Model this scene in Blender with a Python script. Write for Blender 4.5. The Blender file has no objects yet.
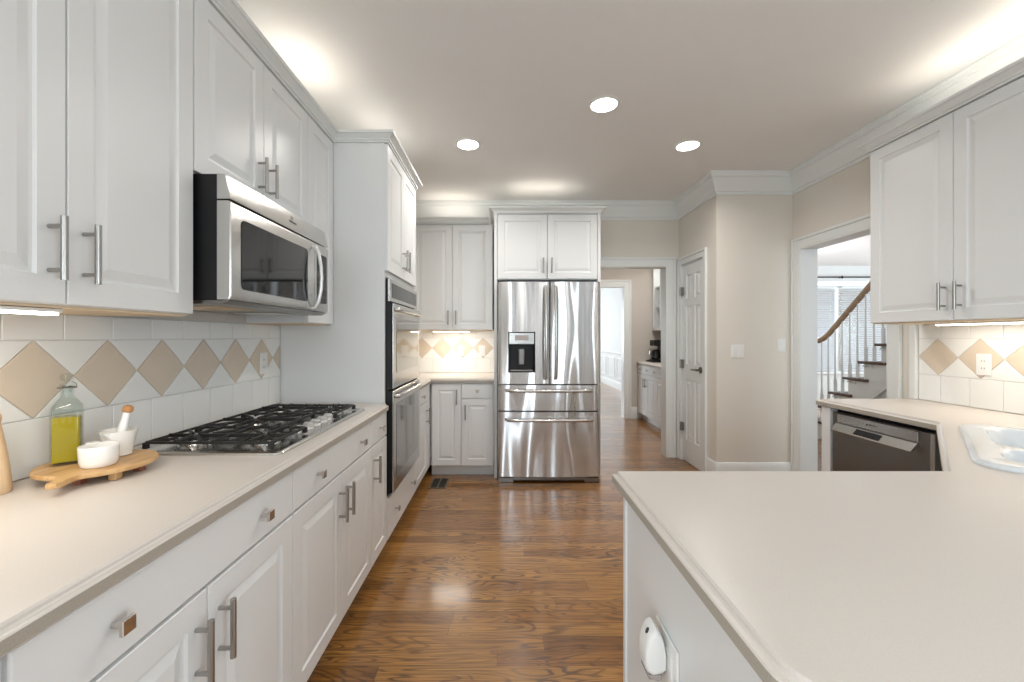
import bpy, bmesh, math, random
from mathutils import Vector, Matrix
random.seed(7)
PI = math.pi
C = bpy.context.scene.collection
scene = bpy.context.scene

# ------------------------------------------------------------------ camera, world, exposure
H = 1.30                                   # lens height
FPX = 420.0                                # focal length in pixels of a 1024 px wide frame
cam = bpy.data.cameras.new('camera')
cam.sensor_width = 36.0
cam.lens = FPX * 36.0 / 1024.0
cam.shift_x = (512 - 503) / 1024.0
cam.shift_y = -(341 - 337) / 1024.0
cam.clip_start = 0.05
camo = bpy.data.objects.new('camera', cam)
camo.location = (0, 0, H)
camo.rotation_euler = (PI / 2, 0, 0)
C.objects.link(camo)
scene.camera = camo

world = bpy.data.worlds.new('world')
scene.world = world
world.use_nodes = True
bg = world.node_tree.nodes['Background']
bg.inputs[0].default_value = (0.86, 0.93, 1.0, 1)
bg.inputs[1].default_value = 1.5

vs = scene.view_settings
vs.view_transform = 'Standard'
vs.look = 'None'
vs.gamma = 1.0
vs.use_curve_mapping = False
vs.exposure = 0.0
scene.cycles.use_denoising = True
scene.cycles.max_bounces = 8
scene.cycles.diffuse_bounces = 5
scene.cycles.caustics_reflective = False
scene.cycles.caustics_refractive = False
scene.cycles.sample_clamp_indirect = 6.0


def area(name, loc, rot, sx, sy, power, color=(1, 1, 1), portal=False, spread=None):
    l = bpy.data.lights.new(name, 'AREA')
    l.shape = 'RECTANGLE'
    l.size, l.size_y = sx, sy
    l.energy = power
    l.color = color
    if portal:
        l.cycles.is_portal = True
    if spread:
        l.spread = spread
    o = bpy.data.objects.new(name, l)
    o.location = loc
    o.rotation_euler = rot
    C.objects.link(o)
    return o


WARM = (1.0, 0.91, 0.79)
NEUTRAL = (1.0, 0.96, 0.91)
DAY = (0.80, 0.91, 1.0)
CEIL = 2.743
# unseen fill lights added at the breakfast end of the room (behind the lens)
area('left_side_fill', (-1.27, -1.75, 1.45), (PI / 2, 0, -PI / 2), 1.7, 1.7, 48, DAY)  # daylight fill added in front of the solid left wall, no window there
area('right_side_fill', (2.545, -1.6, 1.25), (PI / 2, 0, PI / 2), 1.8, 2.0, 60, DAY)  # added fill; the right wall has no patio door here
area('rear_fill', (-0.80, -3.16, 1.55), (PI / 2, 0, 0), 0.88, 1.6, 36, DAY)  # soft fill added at an unseen rear window for surfaces facing the lens
area('breakfast_overhead_fill', (0.6, -1.7, 2.70), (0, 0, 0), 0.6, 0.6, 13, NEUTRAL)  # soft fill added under the ceiling out of view, no fixture
# unseen fills added in the stair hall and rooms beyond, plus living side daylight
area('hall_right_fill', (8.9, 5.6, 1.6), (PI / 2, 0, PI / 2), 2.0, 1.8, 230, DAY)  # added to brighten the hall; solid wall, no window here
area('hall_near_fill', (3.6, 0.40, 1.5), (PI / 2, 0, 0), 1.2, 2.0, 30, DAY)  # fill added from the near side to light the stairs, no door
hl = bpy.data.lights.new('hall_point_fill', 'POINT')  # point fill added to brighten the hall ceiling, no lantern built
hl.energy, hl.shadow_soft_size, hl.color = 48, 0.15, (0.92, 0.96, 1.0)
hlo = bpy.data.objects.new('hall_point_fill', hl)
hlo.location = (4.6, 6.9, 1.9)
C.objects.link(hlo)
area('living_far_fill', (1.0, 13.2, 1.5), (-PI / 2, 0, 0), 1.6, 1.8, 90, DAY)  # fill added before the solid far wall to brighten the living room
area('living_side_window_daylight', (-1.25, 9.5, 1.5), (PI / 2, 0, -PI / 2), 2.4, 1.8, 110, DAY)
area('butler_fill', (2.0, 5.35, 2.70), (0, 0, 0), 0.4, 0.4, 26, NEUTRAL)  # added to brighten the passage, no ceiling fixture built
area('glass_cabinet_fill', (2.52, 6.15, 2.40), (0, 0, 0), 0.10, 0.9, 2.0, NEUTRAL)  # small fill added to lift the dark cabinet interior
# strips lying on top of the wall cabinets, hidden behind their crowns
area('cabinet_top_strip_left', (-1.05, 1.05, 2.505), (PI, 0, 0), 0.06, 0.7, 1.3, WARM)
area('cabinet_top_strip_left', (-1.05, 2.20, 2.505), (PI, 0, 0), 0.06, 0.4, 1.0, WARM)
area('cabinet_top_strip_oven', (-0.85, 2.86, 2.505), (PI, 0, 0), 0.06, 0.5, 0.5, WARM)
area('cabinet_top_strip_back', (-0.52, 4.33, 2.505), (PI, 0, 0), 0.5, 0.06, 0.8, WARM)
area('cabinet_top_strip_fridge', (0.36, 4.05, 2.505), (PI, 0, 0), 0.5, 0.06, 0.8, WARM)
area('cabinet_top_strip_right', (2.335, 1.7, 2.505), (PI, 0, 0), 0.06, 1.3, 2.4, WARM)


# ------------------------------------------------------------------ materials
def pmat(name, color, rough=0.5, metal=0.0, spec=0.5, coat=0.0, emit=None, es=0.0, trans=0.0, ior=1.45,
         noise=0.0, nscale=40.0, bump=0.0, bscale=60.0, bstretch=(1, 1, 1), bdist=0.002, bdetail=2.0):
    m = bpy.data.materials.new(name)
    m.use_nodes = True
    nt = m.node_tree
    b = nt.nodes['Principled BSDF']
    col = (color[0], color[1], color[2], 1)
    b.inputs['Base Color'].default_value = col
    b.inputs['Roughness'].default_value = rough
    b.inputs['Metallic'].default_value = metal
    b.inputs['Specular IOR Level'].default_value = spec
    b.inputs['Coat Weight'].default_value = coat
    b.inputs['IOR'].default_value = ior
    b.inputs['Transmission Weight'].default_value = trans
    if emit:
        b.inputs['Emission Color'].default_value = (*emit, 1)
        b.inputs['Emission Strength'].default_value = es
    tc = nt.nodes.new('ShaderNodeTexCoord')
    if noise > 0:
        n = nt.nodes.new('ShaderNodeTexNoise')
        n.inputs['Scale'].default_value = nscale
        n.inputs['Detail'].default_value = 3
        nt.links.new(tc.outputs['Object'], n.inputs['Vector'])
        mx = nt.nodes.new('ShaderNodeMix')
        mx.data_type = 'RGBA'
        mx.inputs[6].default_value = tuple(max(0, c * (1 - noise)) for c in color) + (1,)
        mx.inputs[7].default_value = tuple(min(1, c * (1 + noise)) for c in color) + (1,)
        nt.links.new(n.outputs['Fac'], mx.inputs[0])
        nt.links.new(mx.outputs[2], b.inputs['Base Color'])
    if bump > 0:
        mp = nt.nodes.new('ShaderNodeMapping')
        mp.inputs['Scale'].default_value = bstretch
        n2 = nt.nodes.new('ShaderNodeTexNoise')
        n2.inputs['Scale'].default_value = bscale
        n2.inputs['Detail'].default_value = bdetail
        bp = nt.nodes.new('ShaderNodeBump')
        bp.inputs['Strength'].default_value = bump
        bp.inputs['Distance'].default_value = bdist
        nt.links.new(tc.outputs['Object'], mp.inputs['Vector'])
        nt.links.new(mp.outputs['Vector'], n2.inputs['Vector'])
        nt.links.new(n2.outputs['Fac'], bp.inputs['Height'])
        nt.links.new(bp.outputs['Normal'], b.inputs['Normal'])
    return m


def wood_floor():
    """narrow oak strips laid across the room, every strip with its own tone and grain"""
    m = bpy.data.materials.new('oak_strip_floor')
    m.use_nodes = True
    nt = m.node_tree
    N, L = nt.nodes, nt.links
    b = N['Principled BSDF']

    def val(x, sock):
        if isinstance(x, (int, float)):
            sock.default_value = x
        else:
            L.new(x, sock)

    def mth(op, a, c=None, d=None):
        n = N.new('ShaderNodeMath'); n.operation = op
        val(a, n.inputs[0])
        if c is not None:
            val(c, n.inputs[1])
        if d is not None:
            val(d, n.inputs[2])
        return n.outputs[0]

    def rng(x, a0, a1, b0, b1):
        n = N.new('ShaderNodeMapRange'); val(x, n.inputs[0])
        for i, v in enumerate((a0, a1, b0, b1)):
            n.inputs[i + 1].default_value = v
        return n.outputs[0]

    def mix(f, a, c, blend='MIX'):
        n = N.new('ShaderNodeMix'); n.data_type = 'RGBA'; n.blend_type = blend
        val(f, n.inputs[0])
        for k, v in ((6, a), (7, c)):
            if isinstance(v, tuple):
                n.inputs[k].default_value = v
            else:
                L.new(v, n.inputs[k])
        return n.outputs[2]

    tc = N.new('ShaderNodeTexCoord')
    sp = N.new('ShaderNodeSeparateXYZ'); L.new(tc.outputs['Object'], sp.inputs[0])
    X, Y = sp.outputs[0], sp.outputs[1]
    PW, PL = 0.083, 1.05
    yr = mth('DIVIDE', Y, PW)
    row = mth('FLOOR', yr)
    w1 = N.new('ShaderNodeTexWhiteNoise'); w1.noise_dimensions = '1D'; L.new(row, w1.inputs['W'])
    xs = mth('MULTIPLY_ADD', w1.outputs['Value'], 9.0, mth('DIVIDE', X, PL))
    col = mth('FLOOR', xs)
    cb = N.new('ShaderNodeCombineXYZ'); L.new(row, cb.inputs[0]); L.new(col, cb.inputs[1])
    w2 = N.new('ShaderNodeTexWhiteNoise'); w2.noise_dimensions = '2D'; L.new(cb.outputs[0], w2.inputs['Vector'])
    rnd = w2.outputs['Value']
    fy = mth('FRACT', yr); fx = mth('FRACT', xs)
    ey = mth('MULTIPLY', mth('MINIMUM', fy, mth('SUBTRACT', 1.0, fy)), PW)
    ex = mth('MULTIPLY', mth('MINIMUM', fx, mth('SUBTRACT', 1.0, fx)), PL)
    seam = rng(mth('MINIMUM', ey, ex), 0.0004, 0.0018, 1.0, 0.0)
    # cathedral figure: contour lines of a stretched noise
    mp = N.new('ShaderNodeMapping'); mp.inputs['Scale'].default_value = (1.5, 9.0, 1.0)
    L.new(tc.outputs['Object'], mp.inputs['Vector'])
    n1 = N.new('ShaderNodeTexNoise'); n1.noise_dimensions = '4D'
    n1.inputs['Scale'].default_value = 1.0; n1.inputs['Detail'].default_value = 2.0; n1.inputs['Distortion'].default_value = 0.5
    L.new(mp.outputs[0], n1.inputs['Vector']); L.new(mth('MULTIPLY', rnd, 41.0), n1.inputs['W'])
    fig = mth('SINE', mth('MULTIPLY', n1.outputs['Fac'], 105.0))
    fig = rng(fig, 0.3, 0.95, 0.0, 1.0)
    mask = N.new('ShaderNodeTexNoise'); mask.inputs['Scale'].default_value = 1.7; mask.inputs['Detail'].default_value = 1
    L.new(tc.outputs['Object'], mask.inputs['Vector'])
    fig = mth('MULTIPLY', fig, rng(mask.outputs['Fac'], 0.36, 0.62, 0.22, 0.92))
    # fine pores
    mp2 = N.new('ShaderNodeMapping'); mp2.inputs['Scale'].default_value = (4.0, 130.0, 1.0)
    L.new(tc.outputs['Object'], mp2.inputs['Vector'])
    n2 = N.new('ShaderNodeTexNoise'); n2.inputs['Scale'].default_value = 1.0; n2.inputs['Detail'].default_value = 4
    L.new(mp2.outputs[0], n2.inputs['Vector'])
    ramp = N.new('ShaderNodeValToRGB')
    e = ramp.color_ramp.elements
    e[0].position = 0.0; e[0].color = (0.175, 0.072, 0.015, 1)
    e[1].position = 1.0; e[1].color = (0.49, 0.245, 0.064, 1)
    k = e.new(0.5); k.color = (0.320, 0.137, 0.030, 1)
    L.new(mth('MULTIPLY_ADD', rnd, 0.62, mth('MULTIPLY', n1.outputs['Fac'], 0.40)), ramp.inputs[0])
    g = rng(n2.outputs['Fac'], 0.3, 0.72, 0.36, 1.30)
    gc = N.new('ShaderNodeCombineColor')
    for i in range(3):
        L.new(g, gc.inputs[i])
    c1 = mix(0.85, ramp.outputs[0], gc.outputs[0], 'MULTIPLY')
    c2 = mix(fig, c1, (0.070, 0.028, 0.010, 1))
    c3 = mix(mth('MULTIPLY', seam, 0.6), c2, (0.05, 0.022, 0.01, 1))
    L.new(c3, b.inputs['Base Color'])
    b.inputs['Roughness'].default_value = 0.30
    b.inputs['Coat Weight'].default_value = 0.6
    b.inputs['Coat Roughness'].default_value = 0.14
    bp = N.new('ShaderNodeBump'); bp.inputs['Strength'].default_value = 0.10; bp.inputs['Distance'].default_value = 0.002
    L.new(n2.outputs['Fac'], bp.inputs['Height']); L.new(bp.outputs[0], b.inputs['Normal'])
    return m


def brick_mat():
    m = bpy.data.materials.new('exterior_brick')
    m.use_nodes = True
    nt = m.node_tree
    b = nt.nodes['Principled BSDF']
    tc = nt.nodes.new('ShaderNodeTexCoord')
    sp = nt.nodes.new('ShaderNodeSeparateXYZ'); cb = nt.nodes.new('ShaderNodeCombineXYZ')
    nt.links.new(tc.outputs['Object'], sp.inputs[0])
    nt.links.new(sp.outputs[0], cb.inputs[0]); nt.links.new(sp.outputs[2], cb.inputs[1])
    br = nt.nodes.new('ShaderNodeTexBrick')
    br.inputs['Scale'].default_value = 1.0
    br.inputs['Brick Width'].default_value = 0.3
    br.inputs['Row Height'].default_value = 0.1
    br.inputs['Mortar Size'].default_value = 0.012
    br.inputs['Color1'].default_value = (0.78, 0.68, 0.62, 1)
    br.inputs['Color2'].default_value = (0.66, 0.54, 0.48, 1)
    br.inputs['Mortar'].default_value = (0.82, 0.80, 0.77, 1)
    nt.links.new(cb.outputs[0], br.inputs['Vector'])
    nt.links.new(br.outputs['Color'], b.inputs['Base Color'])
    return m


def wood_mat(name, c1, c2, stretch=(3, 40, 3), rough=0.45):
    m = bpy.data.materials.new(name)
    m.use_nodes = True
    nt = m.node_tree
    b = nt.nodes['Principled BSDF']
    tc = nt.nodes.new('ShaderNodeTexCoord')
    mp = nt.nodes.new('ShaderNodeMapping'); mp.inputs['Scale'].default_value = stretch
    n = nt.nodes.new('ShaderNodeTexNoise'); n.inputs['Scale'].default_value = 2.0; n.inputs['Detail'].default_value = 4
    n.inputs['Distortion'].default_value = 0.6
    r = nt.nodes.new('ShaderNodeValToRGB')
    r.color_ramp.elements[0].position = 0.3; r.color_ramp.elements[0].color = (*c1, 1)
    r.color_ramp.elements[1].position = 0.7; r.color_ramp.elements[1].color = (*c2, 1)
    nt.links.new(tc.outputs['Object'], mp.inputs[0]); nt.links.new(mp.outputs[0], n.inputs['Vector'])
    nt.links.new(n.outputs['Fac'], r.inputs[0]); nt.links.new(r.outputs[0], b.inputs['Base Color'])
    b.inputs['Roughness'].default_value = rough
    return m


def clear_mat(name, tint):
    """thin clear glass: fresnel mirror over a straight see-through"""
    m = bpy.data.materials.new(name)
    m.use_nodes = True
    nt = m.node_tree
    nt.nodes.clear()
    out = nt.nodes.new('ShaderNodeOutputMaterial')
    tr = nt.nodes.new('ShaderNodeBsdfTransparent'); tr.inputs[0].default_value = (*tint, 1)
    gl = nt.nodes.new('ShaderNodeBsdfGlossy'); gl.inputs['Roughness'].default_value = 0.03
    fr = nt.nodes.new('ShaderNodeFresnel'); fr.inputs[0].default_value = 1.45
    mx = nt.nodes.new('ShaderNodeMixShader')
    gm = nt.nodes.new('ShaderNodeNewGeometry')
    ml = nt.nodes.new('ShaderNodeMath'); ml.operation = 'MULTIPLY_ADD'; ml.inputs[1].default_value = -1.0; ml.inputs[2].default_value = 1.0
    nt.links.new(gm.outputs['Backfacing'], ml.inputs[0])
    m2 = nt.nodes.new('ShaderNodeMath'); m2.operation = 'MULTIPLY'
    nt.links.new(fr.outputs[0], m2.inputs[0]); nt.links.new(ml.outputs[0], m2.inputs[1])
    nt.links.new(m2.outputs[0], mx.inputs[0]); nt.links.new(tr.outputs[0], mx.inputs[1]); nt.links.new(gl.outputs[0], mx.inputs[2])
    nt.links.new(mx.outputs[0], out.inputs[0])
    return m


def blind_mat():
    m = bpy.data.materials.new('white_blind')
    m.use_nodes = True
    nt = m.node_tree
    b = nt.nodes['Principled BSDF']
    b.inputs['Base Color'].default_value = (0.86, 0.87, 0.88, 1)
    tl = nt.nodes.new('ShaderNodeBsdfTranslucent'); tl.inputs[0].default_value = (0.86, 0.88, 0.90, 1)
    mx = nt.nodes.new('ShaderNodeMixShader'); mx.inputs[0].default_value = 0.4
    out = nt.nodes['Material Output']
    nt.links.new(b.outputs[0], mx.inputs[1]); nt.links.new(tl.outputs[0], mx.inputs[2]); nt.links.new(mx.outputs[0], out.inputs[0])
    return m


def steel_mat(name, color, rough, aniso):
    """sheet steel brushed sideways (reflections smear up and down) and slightly wavy"""
    m = pmat(name, color, rough, 1.0, bump=0.95, bscale=1.5, bstretch=(3.6, 3.6, 0.6), bdist=0.06, bdetail=0.0)
    nt = m.node_tree
    b = nt.nodes['Principled BSDF']
    tg = nt.nodes.new('ShaderNodeTangent'); tg.direction_type = 'RADIAL'; tg.axis = 'Z'
    nt.links.new(tg.outputs[0], b.inputs['Tangent'])
    b.inputs['Anisotropic'].default_value = aniso
    b.inputs['Anisotropic Rotation'].default_value = 0.25
    return m


M = {}
M['cab'] = pmat('white_cabinet_paint', (0.78, 0.79, 0.79), 0.32, noise=0.01, nscale=3)
M['cabline'] = pmat('cabinet_reveal', (0.40, 0.40, 0.38), 0.6)
M['trim'] = pmat('white_trim_paint', (0.78, 0.80, 0.79), 0.35, noise=0.01, nscale=4)
M['wall'] = pmat('beige_wall_paint', (0.74, 0.70, 0.635), 0.75, noise=0.02, nscale=6, bump=0.05, bscale=300)
M['darkwall'] = pmat('reflection_contrast_wall', (0.17, 0.17, 0.165), 0.75, noise=0.02, nscale=6)  # dark tone for the unseen rear wall, chosen for contrast in fridge reflections
M['hallwall'] = pmat('pale_hall_paint', (0.66, 0.67, 0.66), 0.75, noise=0.02, nscale=6)
M['butlerwall'] = pmat('taupe_wall_paint', (0.56, 0.515, 0.465), 0.75, noise=0.02, nscale=6)
M['ceil'] = pmat('ceiling_paint', (0.85, 0.845, 0.835), 0.85, noise=0.01, nscale=5)
M['counter'] = pmat('beige_solid_surface', (0.645, 0.595, 0.545), 0.34, noise=0.09, nscale=420)
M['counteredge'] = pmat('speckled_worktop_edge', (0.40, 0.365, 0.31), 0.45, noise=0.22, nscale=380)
M['tilew'] = pmat('white_glazed_tile', (0.86, 0.86, 0.84), 0.22, noise=0.015, nscale=12)
M['tilet'] = pmat('tan_glazed_tile', (0.69, 0.59, 0.475), 0.22, noise=0.05, nscale=14)
M['grout'] = pmat('tile_grout', (0.70, 0.69, 0.66), 0.8)
M['floor'] = wood_floor()
M['steel'] = pmat('brushed_stainless', (0.60, 0.59, 0.57), 0.24, 1.0, bump=0.12, bscale=60, bstretch=(1, 1, 30), bdist=0.0006)
M['fridge'] = steel_mat('wavy_stainless_panel', (0.66, 0.66, 0.665), 0.23, 0.97)
M['darksteel'] = pmat('dark_stainless', (0.25, 0.235, 0.22), 0.28, 1.0, bump=0.12, bscale=60, bstretch=(30, 30, 1), bdist=0.0006)
M['nickel'] = pmat('satin_nickel', (0.42, 0.405, 0.385), 0.30, 1.0, noise=0.03, nscale=30)
M['mirror'] = pmat('polished_nickel', (0.62, 0.58, 0.54), 0.08, 1.0, noise=0.02, nscale=30)
M['darknickel'] = pmat('aged_nickel', (0.30, 0.285, 0.265), 0.32, 1.0, noise=0.03, nscale=30)
M['black'] = pmat('black_plastic', (0.008, 0.008, 0.009), 0.42, spec=0.35, noise=0.1, nscale=30)
M['glassblk'] = pmat('black_oven_glass', (0.010, 0.010, 0.011), 0.04, 0.0, spec=0.5, noise=0.05, nscale=10)
M['ovenglass'] = pmat('mirrored_oven_glass', (0.36, 0.35, 0.33), 0.07, 1.0, noise=0.03, nscale=8)
M['iron'] = pmat('cast_iron', (0.018, 0.017, 0.016), 0.5, noise=0.2, nscale=60, bump=0.1, bscale=250)
M['white'] = pmat('white_plastic', (0.82, 0.82, 0.80), 0.3, noise=0.01, nscale=10)
M['ceramic'] = pmat('white_ceramic', (0.86, 0.85, 0.82), 0.18, coat=0.3, noise=0.01, nscale=15)
M['sink'] = pmat('white_enamel', (0.73, 0.77, 0.80), 0.16, coat=0.4, noise=0.01, nscale=10)
M['board'] = wood_mat('acacia_board_wood', (0.50, 0.28, 0.11), (0.70, 0.46, 0.22), (30, 4, 4), 0.45)
M['cork'] = wood_mat('cork_knob', (0.45, 0.20, 0.07), (0.60, 0.31, 0.13), (20, 20, 20), 0.6)
M['lightwood'] = wood_mat('light_turned_wood', (0.62, 0.42, 0.24), (0.74, 0.55, 0.35), (25, 25, 3), 0.5)
M['redfoot'] = wood_mat('dark_foot_wood', (0.20, 0.06, 0.03), (0.32, 0.12, 0.06), (10, 10, 10), 0.5)
M['rail'] = wood_mat('stained_handrail', (0.30, 0.20, 0.125), (0.42, 0.295, 0.19), (10, 10, 10), 0.35)
M['tread'] = wood_mat('dark_stair_tread', (0.06, 0.03, 0.018), (0.11, 0.055, 0.03), (10, 10, 10), 0.35)
M['glass'] = clear_mat('clear_glass', (0.92, 0.945, 0.935))
M['pane'] = clear_mat('window_pane', (0.97, 0.98, 0.98))
M['oil'] = pmat('olive_oil', (0.46, 0.335, 0.012), 0.12, noise=0.03, nscale=20)
M['lens'] = pmat('lit_lamp_lens', (1, 1, 1), 0.4, emit=(1, 0.96, 0.90), es=14)
M['strip'] = pmat('lit_strip_lens', (1, 1, 1), 0.4, emit=(1, 0.93, 0.80), es=7)
M['cooktop'] = pmat('cooktop_stainless', (0.62, 0.60, 0.57), 0.22, 1.0, noise=0.02, nscale=20)
M['knobgrey'] = pmat('silver_knob', (0.72, 0.71, 0.69), 0.28, 0.6, noise=0.02, nscale=20)
M['vent'] = pmat('bronze_register', (0.20, 0.17, 0.13), 0.45, 0.6, noise=0.05, nscale=20)
M['underwood'] = wood_mat('cabinet_underside_ply', (0.66, 0.52, 0.36), (0.74, 0.60, 0.43), (4, 20, 4), 0.6)
M['blind'] = blind_mat()
M['brick'] = brick_mat()
M['grass'] = pmat('lawn', (0.10, 0.16, 0.05), 0.9, noise=0.3, nscale=5)
M['grey'] = pmat('grey_translucent_plastic', (0.42, 0.38, 0.36), 0.25, noise=0.05, nscale=20)
M['ink'] = pmat('dark_print', (0.05, 0.05, 0.055), 0.5)


# ------------------------------------------------------------------ mesh helpers
class MB:
    def __init__(self):
        self.bm = bmesh.new()
        self.mi = 0

    def _mark(self, fs):
        for f in fs:
            f.material_index = self.mi

    def box(self, x0, x1, y0, y1, z0, z1, bev=0.0, seg=1):
        x0, x1 = min(x0, x1), max(x0, x1)
        y0, y1 = min(y0, y1), max(y0, y1)
        z0, z1 = min(z0, z1), max(z0, z1)
        v = [self.bm.verts.new(p) for p in ((x0, y0, z0), (x1, y0, z0), (x1, y1, z0), (x0, y1, z0),
                                            (x0, y0, z1), (x1, y0, z1), (x1, y1, z1), (x0, y1, z1))]
        fs = [self.bm.faces.new([v[i] for i in q]) for q in
              ((0, 3, 2, 1), (4, 5, 6, 7), (0, 1, 5, 4), (1, 2, 6, 5), (2, 3, 7, 6), (3, 0, 4, 7))]
        self._mark(fs)
        if bev > 0:
            es = list({e for f in fs for e in f.edges})
            r = bmesh.ops.bevel(self.bm, geom=es, offset=bev, segments=seg, affect='EDGES', profile=0.5)
            self._mark(r['faces'])
        return self

    def loft(self, rings, cap0=True, cap1=True, closed=True):
        vr = [[self.bm.verts.new(p) for p in r] for r in rings]
        n = len(vr[0])
        for a, b in zip(vr, vr[1:]):
            for i in range(n if closed else n - 1):
                j = (i + 1) % n
                try:
                    self._mark([self.bm.faces.new((a[i], a[j], b[j], b[i]))])
                except ValueError:
                    pass
        if cap0:
            self._mark([self.bm.faces.new(list(reversed(vr[0])))])
        if cap1:
            self._mark([self.bm.faces.new(vr[-1])])
        return vr

    def cyl(self, p0, p1, r0, n=16, r1=None):
        return self.tube([p0, p1], [r0, r0 if r1 is None else r1], n)

    def tube(self, pts, r, n=10, sx=1.0, sy=1.0):
        pts = [Vector(p) for p in pts]
        rs = r if isinstance(r, (list, tuple)) else [r] * len(pts)
        rings = []
        up = None
        for i, p in enumerate(pts):
            t = (pts[min(i + 1, len(pts) - 1)] - pts[max(i - 1, 0)])
            if t.length < 1e-9:
                t = Vector((0, 0, 1))
            t.normalize()
            if up is None:
                up = Vector((0, 0, 1)) if abs(t.z) < 0.9 else Vector((1, 0, 0))
            a = t.cross(up).normalized()
            b = a.cross(t).normalized()
            up = b
            rings.append([p + (a * math.cos(2 * PI * k / n) * sx + b * math.sin(2 * PI * k / n) * sy) * rs[i] for k in range(n)])
        self.loft(rings)
        return self

    def lathe(self, prof, c=(0, 0, 0), n=28, cap0=True, cap1=True, sx=1.0, sy=1.0):
        rings = [[(c[0] + r * math.cos(2 * PI * k / n) * sx, c[1] + r * math.sin(2 * PI * k / n) * sy, c[2] + z) for k in range(n)]
                 for r, z in prof]
        self.loft(rings, cap0, cap1)
        return self

    def prism(self, poly, z0, z1, axis='z', bev=0.0):
        def mk(p, h):
            return {'z': (p[0], p[1], h), 'y': (p[0], h, p[1]), 'x': (h, p[0], p[1])}[axis]
        vr = self.loft([[mk(p, z0) for p in poly], [mk(p, z1) for p in poly]])
        return self

    def rects(self, w, h, rings, x0=0.0, z0=0.0, cap=True):
        """nested rectangles in the x-z plane: (inset, y) pairs, first is the back edge"""
        rr = []
        for ins, y in rings:
            rr.append([(x0 + ins, y, z0 + ins), (x0 + w - ins, y, z0 + ins), (x0 + w - ins, y, z0 + h - ins), (x0 + ins, y, z0 + h - ins)])
        self.loft(rr, True, cap)
        return self

    def build(self, name, mat, parent=None, loc=(0, 0, 0), rot=(0, 0, 0), smooth=35):
        bmesh.ops.recalc_face_normals(self.bm, faces=self.bm.faces)
        me = bpy.data.meshes.new(name)
        self.bm.to_mesh(me)
        self.bm.free()
        mats = mat if isinstance(mat, (list, tuple)) else [mat]
        for k in mats:
            me.materials.append(M[k])
        if smooth:
            for p in me.polygons:
                p.use_smooth = True
            me.set_sharp_from_angle(angle=math.radians(smooth))
        return link(name, me, parent, loc, rot)


def link(name, me, parent=None, loc=(0, 0, 0), rot=(0, 0, 0)):
    o = bpy.data.objects.new(name, me)
    C.objects.link(o)
    o.location = loc
    o.rotation_euler = rot
    if parent:
        o.parent = parent
    return o


def tag(o, label, cat, group=None, kind=None):
    o['label'] = label
    o['category'] = cat
    if group:
        o['group'] = group
    if kind:
        o['kind'] = kind
    return o


def thing(name, label, cat, loc=(0, 0, 0), rz=0.0, group=None):
    o = bpy.data.objects.new(name, None)
    o.empty_display_size = 0.05
    C.objects.link(o)
    o.location = loc
    o.rotation_euler = (0, 0, rz)
    return tag(o, label, cat, group)


def copy_tree(o, parent=None):
    c = o.copy()
    C.objects.link(c)
    if parent:
        c.parent = parent
    for ch in [k for k in bpy.data.objects if k.parent == o]:
        copy_tree(ch, c)
    return c


def struct(o, label=None, cat=None):
    o['kind'] = 'structure'
    if label:
        o['label'] = label
    if cat:
        o['category'] = cat
    return o


def isect(p, d, q, e):
    den = d[0] * e[1] - d[1] * e[0]
    if abs(den) < 1e-9:
        return q
    t = ((q[0] - p[0]) * e[1] - (q[1] - p[1]) * e[0]) / den
    return (p[0] + d[0] * t, p[1] + d[1] * t)


def offset_poly(poly, dist, closed=True):
    """offset to the left of travel; dist is a number or one number per edge"""
    n = len(poly)
    ne = n if closed else n - 1
    ds = dist if isinstance(dist, (list, tuple)) else [dist] * ne
    lines = []
    for i in range(ne):
        a, b = poly[i], poly[(i + 1) % n]
        dx, dy = b[0] - a[0], b[1] - a[1]
        l = math.hypot(dx, dy)
        nx, ny = -dy / l, dx / l
        lines.append(((a[0] + nx * ds[i], a[1] + ny * ds[i]), (dx / l, dy / l), (b[0] + nx * ds[i], b[1] + ny * ds[i])))
    out = []
    for i in range(n):
        if closed:
            la, lb = lines[i - 1], lines[i]
        elif i == 0:
            out.append(lines[0][0]); continue
        elif i == n - 1:
            out.append(lines[-1][2]); continue
        else:
            la, lb = lines[i - 1], lines[i]
        out.append(isect(la[0], la[1], lb[0], lb[1]))
    return out


def sweep(mb, path, prof, closed=False):
    """profile (o, z): o is the offset to the left of the path"""
    cols = [[(p[0], p[1], z) for p in offset_poly(path, o, closed)] for o, z in prof]
    n = len(path)
    rings = [[cols[k][i] for k in range(len(prof))] for i in range(n)]
    if closed:
        rings.append(rings[0])
        mb.loft(rings, False, False)
        bmesh.ops.remove_doubles(mb.bm, verts=mb.bm.verts, dist=1e-6)
    else:
        mb.loft(rings)
    return mb


def arc(cx, cy, r, a0, a1, n):
    return [(cx + r * math.cos(a0 + (a1 - a0) * k / n), cy + r * math.sin(a0 + (a1 - a0) * k / n)) for k in range(n + 1)]


def rrect(x0, x1, y0, y1, r, n=5):
    return (arc(x1 - r, y1 - r, r, 0, PI / 2, n) + arc(x0 + r, y1 - r, r, PI / 2, PI, n) +
            arc(x0 + r, y0 + r, r, PI, 1.5 * PI, n) + arc(x1 - r, y0 + r, r, 1.5 * PI, 2 * PI, n))


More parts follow.
